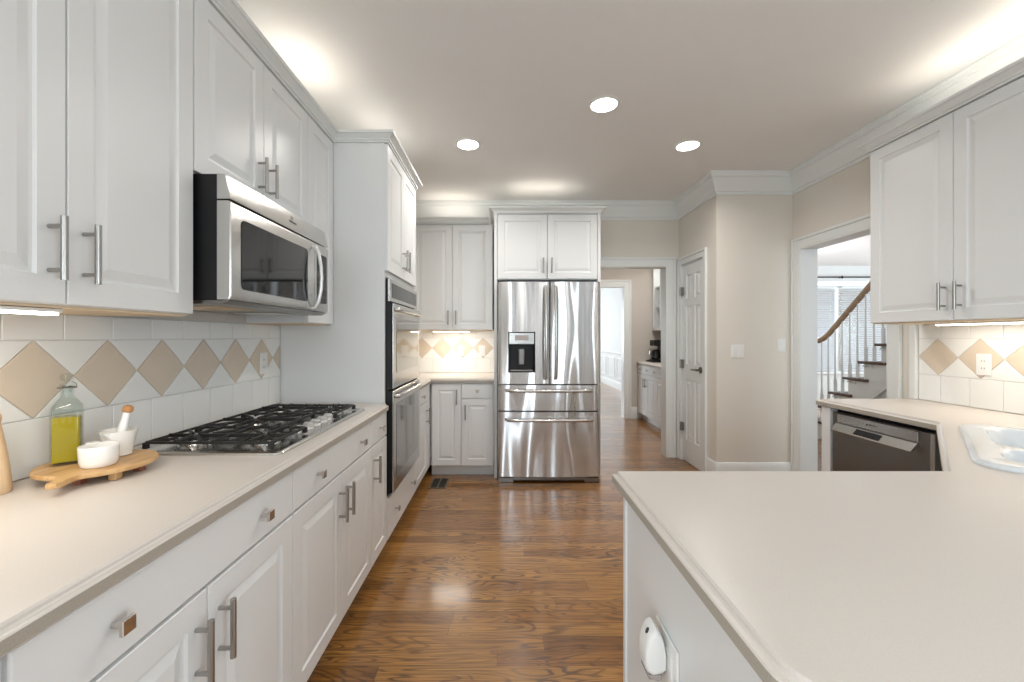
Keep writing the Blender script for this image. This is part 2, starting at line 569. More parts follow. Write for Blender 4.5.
def text_mesh(name, body, size, mat, parent, loc, rot, ext=0.0004):
    cu = bpy.data.curves.new(name, 'FONT')
    cu.body = body
    cu.size = size
    cu.extrude = ext
    cu.align_x = 'CENTER'
    cu.align_y = 'CENTER'
    tmp = bpy.data.objects.new(name + '_tmp', cu)
    C.objects.link(tmp)
    dg = bpy.context.evaluated_depsgraph_get()
    me = bpy.data.meshes.new_from_object(tmp.evaluated_get(dg))
    bpy.data.objects.remove(tmp)
    me.materials.clear()
    me.materials.append(M[mat])
    return link(name, me, parent, loc, rot)


# ------------------------------------------------------------------ room shell
XL, XR, YB, YF, YR = -1.31, 2.58, 4.54, 3.737, -3.2    # left, right, back, pantry front, rear walls
XP = 1.90                                             # pantry side wall
T = 0.125
EPS = 0.002

m = MB(); m.box(-1.6, 9.4, YR - 0.3, 13.6, -0.06, 0.0)
struct(m.build('floor', 'floor', smooth=0))
m = MB(); m.box(-1.6, 9.4, YR - 0.3, 13.6, CEIL, CEIL + 0.08)
struct(m.build('ceiling', 'ceil', smooth=0))

m = MB(); m.box(XL - T, XL, YR - T, YB + T, 0, CEIL)
struct(m.build('wall_left', 'wall', smooth=0))
OX0, OX1, OZ = 0.98, 1.77, 2.07                       # opening in the back wall
m = MB(); m.box(XL, OX0, YB, YB + T, 0, CEIL); m.box(OX1, XP + T, YB, YB + T, 0, CEIL); m.box(OX0, OX1, YB, YB + T, OZ, CEIL)
struct(m.build('wall_back', 'wall', smooth=0))
PD0, PD1, PDZ = 3.985, 4.445, 2.05                    # pantry door
m = MB(); m.box(XP, XP + T, PD1 + 0.012, YB, 0, CEIL); m.box(XP, XP + T, YF, PD0 - 0.012, 0, CEIL)
m.box(XP, XP + T, PD0 - 0.012, PD1 + 0.012, PDZ + 0.012, CEIL)
struct(m.build('wall_pantry_side', 'wall', smooth=0))
m = MB(); m.box(XP + T, XR + T, YF, YF + T, 0, CEIL)
struct(m.build('wall_pantry_front', 'wall', smooth=0))
HD0, HD1, HZ = 2.80, 3.64, 2.07                       # opening to the stair hall
m = MB(); m.box(XR, XR + T, YR - T, HD0, 0, CEIL); m.box(XR, XR + T, HD1, YF, 0, CEIL); m.box(XR, XR + T, HD0, HD1, HZ, CEIL)
struct(m.build('wall_right', 'wall', smooth=0))
m = MB()
wxs = [(-1.25, -0.35), (0.15, 0.60), (0.95, 1.40), (1.75, 2.20)]
m.box(XL, XR, YR - T, YR, 0, 0.65); m.box(XL, XR, YR - T, YR, 2.35, CEIL)
ed = [XL] + [v for p in wxs for v in p] + [XR]
for i in range(0, len(ed), 2):
    m.box(ed[i], ed[i + 1], YR - T, YR, 0.65, 2.35)
struct(m.build('wall_rear', 'darkwall', smooth=0))
for i, (a, b) in enumerate(wxs):
    m = MB()
    y0, y1 = YR - 0.08, YR - 0.03
    m.box(a, a + 0.05, y0, y1, 0.65, 2.35); m.box(b - 0.05, b, y0, y1, 0.65, 2.35)
    m.box(a + 0.05, b - 0.05, y0, y1, 0.65, 0.70); m.box(a + 0.05, b - 0.05, y0, y1, 2.30, 2.35)
    m.box(a + 0.05, b - 0.05, y0, y1, 1.475, 1.525)
    w = struct(m.build('window_%d' % (i + 1), 'trim', smooth=0))
    m = MB(); m.box(a + 0.05, b - 0.05, YR - 0.058, YR - 0.052, 0.70, 2.30)
    m.build('pane', 'pane', w, smooth=0)

# crown at the ceiling, one moulding around the kitchen
m = MB()
cz = CEIL - 0.001
prof = [(0.001, cz - 0.178), (0.012, cz - 0.178), (0.014, cz - 0.155), (0.024, cz - 0.15), (0.030, cz - 0.135), (0.046, cz - 0.095),
        (0.072, cz - 0.060), (0.078, cz - 0.045), (0.092, cz - 0.042), (0.095, cz - 0.018), (0.104, cz - 0.014), (0.104, cz), (0.001, cz)]
room_path = [(XL, YR), (XR, YR), (XR, YF), (XP, YF), (XP, YB), (XL, YB)]
sweep(m, room_path, prof, True)
struct(m.build('trim_1', 'trim', smooth=30))


def casing(mb, axis, pos, sgn, a0, a1, ztop, w=0.09, z0=0.0, inner=True, legs=(True, True)):
    """door casing on the plane axis=pos, standing out by sgn; opening a0..a1 up to ztop"""
    def bx(u0, u1, t0, t1, z0_, z1_, bev=0.002):
        p0, p1 = pos + sgn * t0, pos + sgn * t1
        if axis == 'y':
            mb.box(u0, u1, p0, p1, z0_, z1_, bev)
        else:
            mb.box(p0, p1, u0, u1, z0_, z1_, bev)
    e = 0.001
    for k, (u, s) in enumerate(((a0, -1), (a1, 1))):
        if legs[k]:
            bx(u, u + s * (w - 0.022), e, 0.016, z0, ztop + w - 0.022)
            bx(u + s * (w - 0.022), u + s * w, e, 0.026, z0, ztop + w)
    bx(a0, a1, e, 0.016, ztop, ztop + w - 0.022)
    bx(a0 - w + 0.022, a1 + w - 0.022, e, 0.026, ztop + w - 0.022, ztop + w)


m = MB()
casing(m, 'y', YB, -1, OX0, OX1, OZ)
m.box(OX1, OX1 - 0.012, YB - 0.012, YB + T + 0.012, 0, OZ); m.box(OX0, OX0 + 0.012, YB - 0.012, YB + T + 0.012, 0, OZ)
m.box(OX0 + 0.012, OX1 - 0.012, YB - 0.012, YB + T + 0.012, OZ - 0.012, OZ)
struct(m.build('trim_2', 'trim'))
m = MB()
casing(m, 'x', XP, -1, PD0 - 0.012, PD1 + 0.012, PDZ + 0.012, w=0.075)
m.box(XP + 0.0, XP + T, PD0 - 0.012, PD0 - 0.003, 0, PDZ + 0.003); m.box(XP, XP + T, PD1 + 0.003, PD1 + 0.012, 0, PDZ + 0.003)
m.box(XP, XP + T, PD0 - 0.012, PD1 + 0.012, PDZ + 0.003, PDZ + 0.012)
struct(m.build('trim_3', 'trim'))
m = MB()
casing(m, 'x', XR, -1, HD0, HD1, HZ)
m.box(XR - 0.012, XR + T + 0.012, HD1 - 0.012, HD1, 0, HZ); m.box(XR - 0.012, XR + T + 0.012, HD0, HD0 + 0.012, 0, HZ)
m.box(XR - 0.012, XR + T + 0.012, HD0 + 0.012, HD1 - 0.012, HZ - 0.012, HZ)
struct(m.build('trim_4', 'trim'))

BPROF = [(0.001, 0.0), (0.016, 0.0), (0.016, 0.15), (0.012, 0.165), (0.008, 0.18), (0.001, 0.185)]


def baseboard(name, path):
    mb = MB(); sweep(mb, path, BPROF)
    return struct(mb.build(name, 'trim', smooth=30))


baseboard('baseboard_pantry', [(XR - 0.001, YF), (XP, YF), (XP, PD0 - 0.09)])
baseboard('baseboard_rear', [(XL, -0.25), (XL, YR), (XR, YR), (XR, 0.38)][::1])

# pantry door: six raised panels, hinged on the far side
W = PD1 - PD0
m = MB()
dx0, dx1 = XP + 0.006, XP + 0.041
fr = 0.075
mid = 0.07
pw = (W - 2 * fr - mid) / 2
rows = [(0.24, 0.86), (1.02, 1.62), (1.70, 1.94)]
m.box(dx0 + 0.011, dx1 - 0.002, PD0, PD1, 0.008, PDZ)
ys = [PD0, PD0 + fr, PD0 + fr + pw, PD0 + fr + pw + mid, PD1 - fr, PD1]
for a, b in ((0, 1), (2, 3), (4, 5)):
    m.box(dx0, dx0 + 0.011, ys[a], ys[b], 0.008, PDZ)
zz = [0.008] + [v for r in rows for v in r] + [PDZ]
for a, b in ((1, 2), (3, 4)):
    for i in range(0, len(zz), 2):
        m.box(dx0, dx0 + 0.011, ys[a], ys[b], zz[i], zz[i + 1])
    for z0, z1 in rows:
        r_ = [[(x, ys[a] + i_, z0 + i_), (x, ys[b] - i_, z0 + i_), (x, ys[b] - i_, z1 - i_), (x, ys[a] + i_, z1 - i_)]
              for i_, x in ((0.010, dx0 + 0.0109), (0.016, dx0 + 0.0105), (0.040, dx0 + 0.002))]
        m.loft(r_, True, True)
pdoor = struct(m.build('door_1', 'trim', smooth=0))
m = MB()
hz, hy = 0.98, PD0 + 0.06
m.cyl((dx0, hy, hz), (dx0 - 0.010, hy, hz), 0.031, 20)
m.cyl((dx0 - 0.010, hy, hz), (dx0 - 0.045, hy, hz), 0.011, 12)
m.tube([(dx0 - 0.045, hy - 0.012, hz), (dx0 - 0.048, hy + 0.03, hz + 0.002), (dx0 - 0.046, hy + 0.075, hz - 0.003), (dx0 - 0.044, hy + 0.115, hz - 0.002)],
       [0.011, 0.010, 0.009, 0.007], 10)
m.build('lever_handle', 'darknickel', pdoor)
for hz in (0.36, 1.02, 1.78):
    m = MB()
    m.cyl((XP - 0.020, PD1 + 0.003, hz - 0.045), (XP - 0.020, PD1 + 0.003, hz + 0.045), 0.008, 10)
    m.box(XP - 0.019, XP + 0.004, PD1 - 0.028, PD1 + 0.001, hz - 0.043, hz + 0.043, 0.001)
    m.build('hinge', 'darknickel', pdoor)

# ------------------------------------------------------------------ cabinets
DT = 0.019
_mesh = {}


def cached(key, fn):
    if key not in _mesh:
        o = fn()
        _mesh[key] = o.data
        bpy.data.objects.remove(o)
    return _mesh[key]


def door_me(w, h, kind='door'):
    def fn():
        mb = MB()
        if kind == 'door':
            fw = min(0.060, w * 0.21)
            mb.rects(w, h, [(0.0, -0.0005), (0.0, -DT + 0.0018), (0.0018, -DT), (fw, -DT), (fw + 0.004, -DT + 0.006), (fw + 0.011, -DT + 0.0065),
                            (fw + 0.016, -DT + 0.0055), (fw + min(0.036, w * 0.12), -DT + 0.0005)])
        else:
            mb.rects(w, h, [(0.0, -0.0005), (0.0, -DT + 0.003), (0.001, -DT + 0.001), (0.004, -DT)])
        return mb.build(kind, 'cab', smooth=0)
    return cached((kind, round(w, 4), round(h, 4)), fn)


def handle_me():
    def fn():
        mb = MB()
        mb.cyl((0, -0.034, -0.070), (0, -0.034, 0.070), 0.0068, 14)
        for z in (-0.048, 0.048):
            mb.cyl((0, 0.0, z), (0, -0.030, z), 0.0050, 10)
        return mb.build('handle', 'nickel')
    return cached('handle', fn)


def knob_me():
    def fn():
        mb = MB()
        mb.cyl((0, 0.0, 0), (0, -0.022, 0), 0.006, 12)
        mb.box(-0.0135, 0.0135, -0.030, -0.022, -0.0135, 0.0135, 0.0012)
        return mb.build('knob', 'mirror')
    return cached('knob', fn)


def put_front(root, f):
    kind, x0, x1, z0, z1, hw = f
    g = 0.0021
    w, h = x1 - x0 - 2 * g, z1 - z0 - 2 * g
    d = link(kind, door_me(w, h, kind), root, (x0 + g, 0, z0 + g))
    if kind == 'door' and hw:
        side, end = hw
        hx = 0.036 if side == 'L' else w - 0.036
        hz = h - 0.050 - 0.070 if end == 'top' else 0.050 + 0.070
        link('handle', handle_me(), d, (hx, -DT, hz))
    elif kind == 'drawer':
        for kx in hw:
            link('knob', knob_me(), d, (kx - x0 - g, -DT, h / 2))
    return d


def cabinet(name, label, cat, loc, rz, w, depth, z0, z1, fronts, toe=False, group=None, hollow=False, gapside=0.0):
    r = thing(name, label, cat, (loc[0], loc[1], 0 if toe else z0), rz, group)
    zb = 0 if toe else z0
    mb = MB()
    a0 = z0 - zb
    a1 = z1 - zb
    if hollow:
        t = 0.018
        mb.box(0, t, 0, depth, a0, a1); mb.box(w - t, w, 0, depth, a0, a1); mb.box(t, w - t, 0, depth, a0, a0 + t)
        mb.box(t, w - t, depth - 0.008, depth, a0 + t, a1)
        mb.box(t, w - t, 0, 0.02, a0 + t, a1)
    else:
        mb.box(0, w, 0, depth, a0, a1, 0.001)
    mb.build('carcass', 'cab', r, smooth=0)
    if toe:
        mb = MB(); mb.box(0.002, w - 0.002, 0.062, depth - 0.02, 0, a0 - 0.0005)
        mb.build('toe_kick', 'cab', r, smooth=0)
    if cat == 'cabinet' and not toe and name == 'wall_cabinet':
        mb = MB(); mb.box(0.004, w - 0.004, 0.004, depth - 0.004, -0.006, -0.0003)
        mb.build('bottom_panel', 'underwood', r, smooth=0)
    for f in fronts:
        f = (f[0], f[1], f[2], f[3] - zb, f[4] - zb, f[5])
        put_front(r, f)
    return r


R90, RM90 = PI / 2, -PI / 2
BZ0, BZ1 = 0.105, 0.872
DRS = 0.731                  # split between drawer row and doors
FB = -0.697                  # face of the left base carcasses
DB = 0.605
LG = 'white base cabinets along the left wall'


def left_base(label, y0, y1, fronts, group=LG, hollow=False):
    return cabinet('base_cabinet', label, 'cabinet', (FB, y0), R90, y1 - y0, DB, BZ0, BZ1, fronts, True, group, hollow)


w = 0.575 - (-0.19) - 0.004
left_base('white base cabinet at the near end of the left worktop, its pulls out of frame', -0.19, 0.571,
          [('drawer', 0, w, DRS, BZ1 - 0.004, (0.2, w - 0.2)), ('door', 0, w / 2, BZ0, DRS - 0.004, ('R', 'top')), ('door', w / 2, w, BZ0, DRS - 0.004, ('L', 'top'))])
w = 1.356 - 0.575
s = 0.965 - 0.575
left_base('white base cabinet with two knobs on its drawer below the round serving board', 0.575, 1.354,
          [('drawer', 0, w, DRS, BZ1 - 0.004, (0.155, 0.605)), ('door', 0, s, BZ0, DRS - 0.004, ('R', 'top')), ('door', s, w, BZ0, DRS - 0.004, ('L', 'top'))])
w = 2.165 - 1.358
s = 1.775 - 1.358
left_base('white base cabinet with two doors directly below the gas cooktop', 1.358, 2.163,
          [('drawer', 0, w, DRS, BZ1 - 0.004, (0.175, 0.64)), ('door', 0, s, BZ0, DRS - 0.004, ('R', 'top')), ('door', s, w, BZ0, DRS - 0.004, ('L', 'top'))])
w = 2.452 - 2.167
left_base('narrow single door white base cabinet between cooktop cabinet and wall oven tower', 2.167, 2.450,
          [('drawer', 0, w, DRS, BZ1 - 0.004, (w / 2,)), ('door', 0, w, BZ0, DRS - 0.004, ('L', 'top'))])
# beyond the ovens
w = 3.735 - 3.262
left_base('white base cabinet beyond the wall ovens beside the inner corner', 3.262, 3.894,
          [('drawer', 0, w, DRS, BZ1 - 0.004, (w / 2,)), ('door', 0, w, BZ0, DRS - 0.004, ('R', 'top')), ('panel', w, 0.631, BZ0, BZ1 - 0.004, None)])

# back run
FBY = 3.915
cabinet('base_cabinet', 'white base cabinet on the back wall just left of the refrigerator', 'cabinet', (-0.676, FBY), 0, 0.590, 0.605, BZ0, BZ1,
        [('door', 0.014, 0.286, BZ0, BZ1 - 0.004, ('R', 'top')), ('drawer', 0.290, 0.583, DRS, BZ1 - 0.004, (0.437,)),
         ('door', 0.290, 0.583, BZ0, DRS - 0.004, ('L', 'top'))], True, 'white base cabinets on the back wall')

# wall cabinets, left
UF = -1.009                  # face of the left wall carcasses, doors stand out to -0.990
UD = 0.298
UZ0, UZ1 = 1.372, 2.436
UG = 'white wall cabinets along the left wall'


def left_upper(label, y0, y1, z0, fronts):
    return cabinet('wall_cabinet', label, 'cabinet', (UF, y0), R90, y1 - y0, UD, z0, UZ1, fronts, False, UG)


w = 1.345 - 0.572
s = 0.954 - 0.572
left_upper('tall two door white wall cabinet left of the microwave, above the oil bottle', 0.572, 1.344, UZ0,
           [('door', 0, s, UZ0, UZ1 - 0.004, ('R', 'bottom')), ('door', s, w, UZ0, UZ1 - 0.004, ('L', 'bottom'))])
w = 2.132 - 1.348
left_upper('short two door white wall cabinet above the microwave', 1.348, 2.131, 1.834,
           [('door', 0, w / 2, 1.834, UZ1 - 0.004, ('R', 'bottom')), ('door', w / 2, w, 1.834, UZ1 - 0.004, ('L', 'bottom'))])
w = 2.451 - 2.135
left_upper('narrow white wall cabinet between microwave and wall oven tower', 2.135, 2.450, UZ0,
           [('door', 0, w, UZ0, UZ1 - 0.004, None)])

# back wall cabinet
cabinet('wall_cabinet', 'two door white wall cabinet on the back wall left of the refrigerator', 'cabinet', (-0.912, 4.235), 0, 0.808, 0.298, UZ0, UZ1,
        [('door', 0, 0.402, UZ0, UZ1 - 0.004, ('R', 'bottom')), ('door', 0.402, 0.804, UZ0, UZ1 - 0.004, ('L', 'bottom'))], False,
        'white cabinets on the back wall')

# cabinet over the fridge with its tall side panels
r = cabinet('refrigerator_cabinet', 'white two door cabinet bridging above the steel refrigerator', 'cabinet', (-0.052, 3.889), 0, 0.922, 0.642, 1.826, UZ1,
            [('door', 0.0, 0.461, 1.834, UZ1 - 0.004, ('R', 'bottom')), ('door', 0.461, 0.922, 1.834, UZ1 - 0.004, ('L', 'bottom'))], False)
for px in (-0.030, 0.9235):
    m = MB(); m.box(px, px + 0.0285, -DT, 0.642, -1.826, UZ1 - 1.826, 0.001); m.build('side_panel', 'cab', r, smooth=0)

# wall cabinets, right
RUX = 2.277
for lab, y1, y0 in (('two door white wall cabinet on the right wall above the corner counter', 2.585, 1.632),
                    ('white wall cabinet on the right wall nearest the lens, out of frame', 1.628, 0.70)):
    w = y1 - y0
    cabinet('wall_cabinet', lab, 'cabinet', (RUX, y1), RM90, w, 0.298, UZ0 + 0.012, UZ1,
            [('door', 0, w / 2, UZ0 + 0.012, UZ1 - 0.004, ('R', 'bottom')), ('door', w / 2, w, UZ0 + 0.012, UZ1 - 0.004, ('L', 'bottom'))], False,
            'white wall cabinets on the right wall')

# tall oven cabinet: hollow tower, doors above, drawer below
OY0, OY1 = 2.456, 3.254
r = thing('oven_cabinet', 'tall white cabinet tower holding the double wall oven', 'cabinet', (FB + 0.004, OY0, 0), R90)
w = OY1 - OY0
m = MB()
t = 0.02
m.box(0, t, 0, 0.611, 0.105, UZ1, 0.001); m.box(w - t, w, 0, 0.611, 0.105, UZ1, 0.001)
m.box(t, w - t, 0, 0.60, 0.105, 0.355); m.box(t, w - t, 0, 0.60, 1.655, UZ1); m.box(t, w - t, 0.595, 0.611, 0.355, 1.655)
m.build('carcass', 'cab', r, smooth=0)
m = MB(); m.box(0.002, w - 0.002, 0.062, 0.58, 0, 0.1045); m.build('toe_kick', 'cab', r, smooth=0)
put_front(r, ('door', 0, w / 2, 1.688, UZ1 - 0.004, ('R', 'bottom')))
put_front(r, ('door', w / 2, w, 1.688, UZ1 - 0.004, ('L', 'bottom')))
put_front(r, ('drawer', 0, w, 0.108, 0.352, (0.17, w - 0.17)))


# cabinet crowns
def cab_crown(label, path):
    mb = MB()
    z = UZ1 + 0.001
    sweep(mb, path, [(-0.04, z), (0.005, z), (0.005, z + 0.010), (0.013, z + 0.012), (0.013, z + 0.020), (0.026, z + 0.033), (0.034, z + 0.040),
                     (0.043, z + 0.041), (0.045, z + 0.055), (-0.04, z + 0.055)])
    return tag(mb.build('crown_molding', 'trim', smooth=30), label, 'molding', 'stepped crowns on top of the cabinets')


cab_crown('stepped white crown along the left wall cabinets and around the oven tower',
          [(-1.25, OY1), (FB + 0.023, OY1), (FB + 0.023, OY0), (-0.990, OY0), (-0.990, 0.572)])
cab_crown('stepped white crown on the back wall cabinet left of the refrigerator', [(-0.140, 4.216), (-0.912, 4.216)])
cab_crown('stepped white crown around the top of the cabinet above the refrigerator', [(0.900, 4.50), (0.900, 3.870), (-0.082, 3.870), (-0.082, 4.50)])
cab_crown('stepped white crown on the right hand wall cabinets', [(2.258, 0.70), (2.258, 2.585), (2.53, 2.585)])

# ------------------------------------------------------------------ countertops
EDGE = [(0.002, 0.875), (0.0, 0.878), (0.0, 0.898), (0.002, 0.901), (0.009, 0.9025), (0.0115, 0.905), (0.0125, 0.910), (0.0155, 0.9135), (0.018, 0.914)]


def slab(name, label, outline, exposed, hole=None, group=None):
    """worktop from a counter-clockwise outline; exposed says per edge whether it has the moulded front"""
    mb = MB()
    rings = []
    for d, z in EDGE:
        pts = offset_poly(outline, [d if e else 0.0 for e in exposed])
        rings.append([(p[0], p[1], z) for p in pts])
    vr = mb.loft(rings, hole is None, hole is None)
    if hole:
        bm = mb.bm
        hv0 = [bm.verts.new((p[0], p[1], EDGE[0][1])) for p in hole]
        hv1 = [bm.verts.new((p[0], p[1], EDGE[-1][1])) for p in hole]
        n = len(hole)
        for i in range(n):
            bm.faces.new((hv0[i], hv0[(i + 1) % n], hv1[(i + 1) % n], hv1[i]))
        for outer, inner in ((vr[0], hv0), (vr[-1], hv1)):
            es = []
            for loop in (outer, inner):
                for i in range(len(loop)):
                    a, b = loop[i], loop[(i + 1) % len(loop)]
                    es.append(bm.edges.get((a, b)) or bm.edges.new((a, b)))
            bmesh.ops.triangle_fill(bm, use_beauty=True, use_dissolve=False, edges=es)
    o = mb.build(name, ['counter', 'counteredge'], smooth=25)
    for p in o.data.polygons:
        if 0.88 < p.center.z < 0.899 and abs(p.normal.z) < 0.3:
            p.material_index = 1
    return tag(o, label, 'countertop', group)


CL = -0.663
nd = 6
c = 0.02
o = [(XL + EPS, -0.2), (CL, -0.2)] + arc(CL - c, OY0 - 0.003 - c, c, 0, PI / 2, nd) + [(XL + EPS, OY0 - 0.003)]
ex = [True] + [True] * (nd + 1) + [False, False]
slab('countertop', 'long beige worktop on the left wall carrying the gas cooktop', o, ex, group='beige solid worktops')
o = [(XL + EPS, OY1 + 0.003), (CL, OY1 + 0.003), (CL, FBY - 0.031), (-0.085, FBY - 0.031), (-0.085, YB - EPS), (XL + EPS, YB - EPS)]
slab('countertop', 'beige corner worktop between the wall ovens and the refrigerator', o, [False, True, True, False, False, False], group='beige solid worktops')

PX, PY0, PY1 = 0.318, 0.435, 1.225
RX = 1.972
# sink frame: u along the diagonal (far to near), v away from its front edge
su = Vector((-0.70711, -0.70711, 0)); sv = Vector((0.70711, -0.70711, 0))
SC = Vector((1.975, 1.425, 0)) + sv * 0.0
SC = Vector((1.693, 1.548, 0)) + sv * 0.285


def sp(u, v, z=0.0):
    p = SC + su * u + sv * v
    return (p.x, p.y, z)


hole = [sp(u, v)[:2] for u, v in rrect(-0.395, 0.395, -0.255, 0.255, 0.08, 6)]
dcor = (RX, 1.912)
d2 = (RX - (1.912 - PY1), PY1)
o = ([(RX, 2.648), dcor, d2] + [(PX + 0.0, PY1)] + arc(PX + 0.075, PY0 + 0.075, 0.075, PI, 1.5 * PI, 8) + [(XR - EPS, PY0), (XR - EPS, 2.648)])
ex = [True] * (len(o) - 2) + [False, True]
slab('countertop', 'beige U shaped worktop holding the white sink, peninsula in front', o, ex, hole, group='beige solid worktops')

# ------------------------------------------------------------------ sink
r = thing('kitchen_sink', 'white double bowl corner sink set in the right worktop', 'sink', (0, 0, 0))
m = MB()
Z = 0.9145
def ring(x0, x1, y0, y1, rad, z):
    return [sp(u, v, z) for u, v in rrect(x0, x1, y0, y1, rad, 6)]
# rim
bm = m.bm
outer = [ring(-0.42, 0.42, -0.28, 0.28, 0.085, Z), ring(-0.42, 0.42, -0.28, 0.28, 0.085, Z + 0.006), ring(-0.412, 0.412, -0.272, 0.272, 0.08, Z + 0.013),
         ring(-0.400, 0.400, -0.260, 0.260, 0.078, Z + 0.015)]
vr = m.loft(outer, False, False)
b1 = (-0.345, 0.09, -0.215, 0.165); b2 = (0.125, 0.365, -0.215, 0.165)
holes = []
for (x0, x1, y0, y1) in (b1, b2):
    rr = 0.09
    rs = [ring(x0, x1, y0, y1, rr, Z + 0.015), ring(x0 + 0.008, x1 - 0.008, y0 + 0.008, y1 - 0.008, rr, Z + 0.006),
          ring(x0 + 0.016, x1 - 0.016, y0 + 0.016, y1 - 0.016, rr, Z - 0.045), ring(x0 + 0.024, x1 - 0.024, y0 + 0.024, y1 - 0.024, rr, Z - 0.052), ring(x0 + 0.03, x1 - 0.03, y0 + 0.03, y1 - 0.03, rr * 0.9, Z - 0.165),
          ring(x0 + 0.055, x1 - 0.055, y0 + 0.055, y1 - 0.055, rr * 0.7, Z - 0.19)]
    holes.append(m.loft(rs, False, True)[0])
es = []
for loop in (vr[-1], holes[0], holes[1]):
    for i in range(len(loop)):
        a, b = loop[i], loop[(i + 1) % len(loop)]
        es.append(bm.edges.get((a, b)) or bm.edges.new((a, b)))
bmesh.ops.triangle_fill(bm, use_beauty=True, use_dissolve=False, edges=es)
m.build('basin', 'sink', r, smooth=40)
for u in (-0.13, 0.245):
    m = MB(); p = sp(u, -0.03, Z - 0.189)
    m.lathe([(0.042, 0), (0.042, 0.003), (0.034, 0.004), (0.030, 0.001), (0.008, 0.001)], p, 20)
    m.build('drain', 'nickel', r)
m = MB()
fx, fy, fz = sp(-0.05, 0.225, Z + 0.015)
m.lathe([(0.028, 0), (0.028, 0.012), (0.02, 0.02)], (fx, fy, fz), 20)
pts = []
for k in range(13):
    a = PI * k / 12
    q = Vector((fx, fy, fz + 0.22)) - sv * (0.09 - 0.09 * math.cos(a)) + Vector((0, 0, 0.09 * math.sin(a)))
    pts.append(q)
m.tube([(fx, fy, fz + 0.015), (fx, fy, fz + 0.12)] + pts + [tuple(pts[-1] - Vector((0, 0, 0.05)))], 0.012, 12)
tag(m.build('faucet', 'nickel'), 'gooseneck faucet at the back of the corner sink', 'faucet')

# ------------------------------------------------------------------ right base run, diagonal sink base, peninsula
# end filler beside the dishwasher
m = MB(); m.box(1.985, 2.572, 2.548, 2.618, 0.0, 0.872, 0.001)
tag(m.build('end_panel', 'cab'), 'narrow white end panel between dishwasher and hall doorway', 'panel')
# diagonal sink cabinet
ux = RX - 0.018
ang = -3 * PI / 4
fp = Vector((ux + 0.03, 1.886, 0)) + sv * 0.030
wd = 0.86
r = cabinet('sink_cabinet', 'diagonal white sink base cabinet seen edge on beside the dishwasher', 'cabinet', (fp.x, fp.y), ang, wd, 0.54, BZ0, BZ1,
            [('door', 0.02, wd / 2, BZ0, DRS - 0.004, ('R', 'top')), ('door', wd / 2, wd - 0.02, BZ0, DRS - 0.004, ('L', 'top')),
             ('drawer', 0.02, wd - 0.02, DRS, BZ1 - 0.004, (0.18, wd - 0.18))], True, None, True)
# peninsula
PBX, PBY1, PBY0 = 0.349, 1.198, 0.50
r = thing('peninsula_cabinet', 'white peninsula base below the near worktop', 'cabinet', (PBX, PBY0, 0))
m = MB(); m.box(0.012, 0.96, 0.0, PBY1 - PBY0 - 0.02, 0.0, 0.872); m.build('carcass', 'cab', r, smooth=0)
m = MB(); m.box(0.0, 0.0115, 0.0, PBY1 - PBY0, 0.0, 0.873, 0.001); m.build('end_panel', 'cab', r, smooth=0)
m = MB(); m.box(-0.006, 0.0, PBY1 - PBY0 - 0.020, PBY1 - PBY0, 0.0, 0.873, 0.0015); m.build('corner_strip', 'cab', r, smooth=0)
for k in range(2):
    d = link('door', door_me(0.46, 0.62), r, (0.016 + 0.47 * (k + 1), PBY1 - PBY0 - 0.0195, 0.105), (0, 0, PI))
    link('handle', handle_me(), d, (0.036 if k else 0.424, -DT, 0.5))
    d = link('drawer', door_me(0.46, 0.134, 'drawer'), r, (0.016 + 0.47 * (k + 1), PBY1 - PBY0 - 0.0195, 0.732), (0, 0, PI))
    link('knob', knob_me(), d, (0.23, -DT, 0.067))

# ------------------------------------------------------------------ dishwasher
DX = 1.992
r = thing('dishwasher', 'dark stainless dishwasher below the right worktop with pocket handle', 'dishwasher', (DX, 2.546, 0), RM90)
w = 2.546 - 1.925
m = MB(); m.box(0.004, w - 0.004, 0.035, 0.56, 0.11, 0.868); m.build('tub', 'black', r, smooth=0)
m = MB(); m.box(0.01, w - 0.01, 0.08, 0.50, 0.0, 0.109); m.build('toe_kick', 'black', r, smooth=0)
m = MB(); m.box(0.008, w - 0.012, 0.0, 0.034, 0.115, 0.852, 0.003); dd = m.build('door', 'darksteel', r)
m = MB(); m.box(w - 0.030, w - 0.012, -0.004, 0.0, 0.115, 0.852, 0.001); m.build('edge_strip', 'steel', dd)
m = MB(); m.box(0.050, w - 0.085, -0.007, -0.0005, 0.795, 0.845, 0.002); cp = m.build('control_strip', 'steel', dd)
text_mesh('maker_mark', 'BOSCH', 0.014, 'ink', cp, (w / 2 - 0.02, -0.0075, 0.822), (PI / 2, 0, 0))
m = MB(); m.lathe([(0.005, 0), (0.005, 0.0006)], (0, 0, 0), 16)
m.build('round_mark', 'ink', cp, (w / 2 - 0.055, -0.0072, 0.822), (PI / 2, 0, 0))
m = MB()
m.loft([[(0.048, -0.0005, 0.790), (0.048, -0.012, 0.790), (0.048, -0.045, 0.752), (0.048, -0.042, 0.748), (0.048, -0.0005, 0.772)],
        [(w - 0.083, -0.0005, 0.790), (w - 0.083, -0.012, 0.790), (w - 0.083, -0.045, 0.752), (w - 0.083, -0.042, 0.748), (w - 0.083, -0.0005, 0.772)]])
hd = m.build('handle', 'steel', dd, smooth=0)
m = MB()
m.loft([[(0.20, -0.0165, 0.786), (0.20, -0.0400, 0.7595), (0.20, -0.0385, 0.757), (0.20, -0.015, 0.783)],
        [(0.36, -0.0165, 0.786), (0.36, -0.0400, 0.7595), (0.36, -0.0385, 0.757), (0.36, -0.015, 0.783)]])
m.build('display_window', 'black', hd, smooth=0)

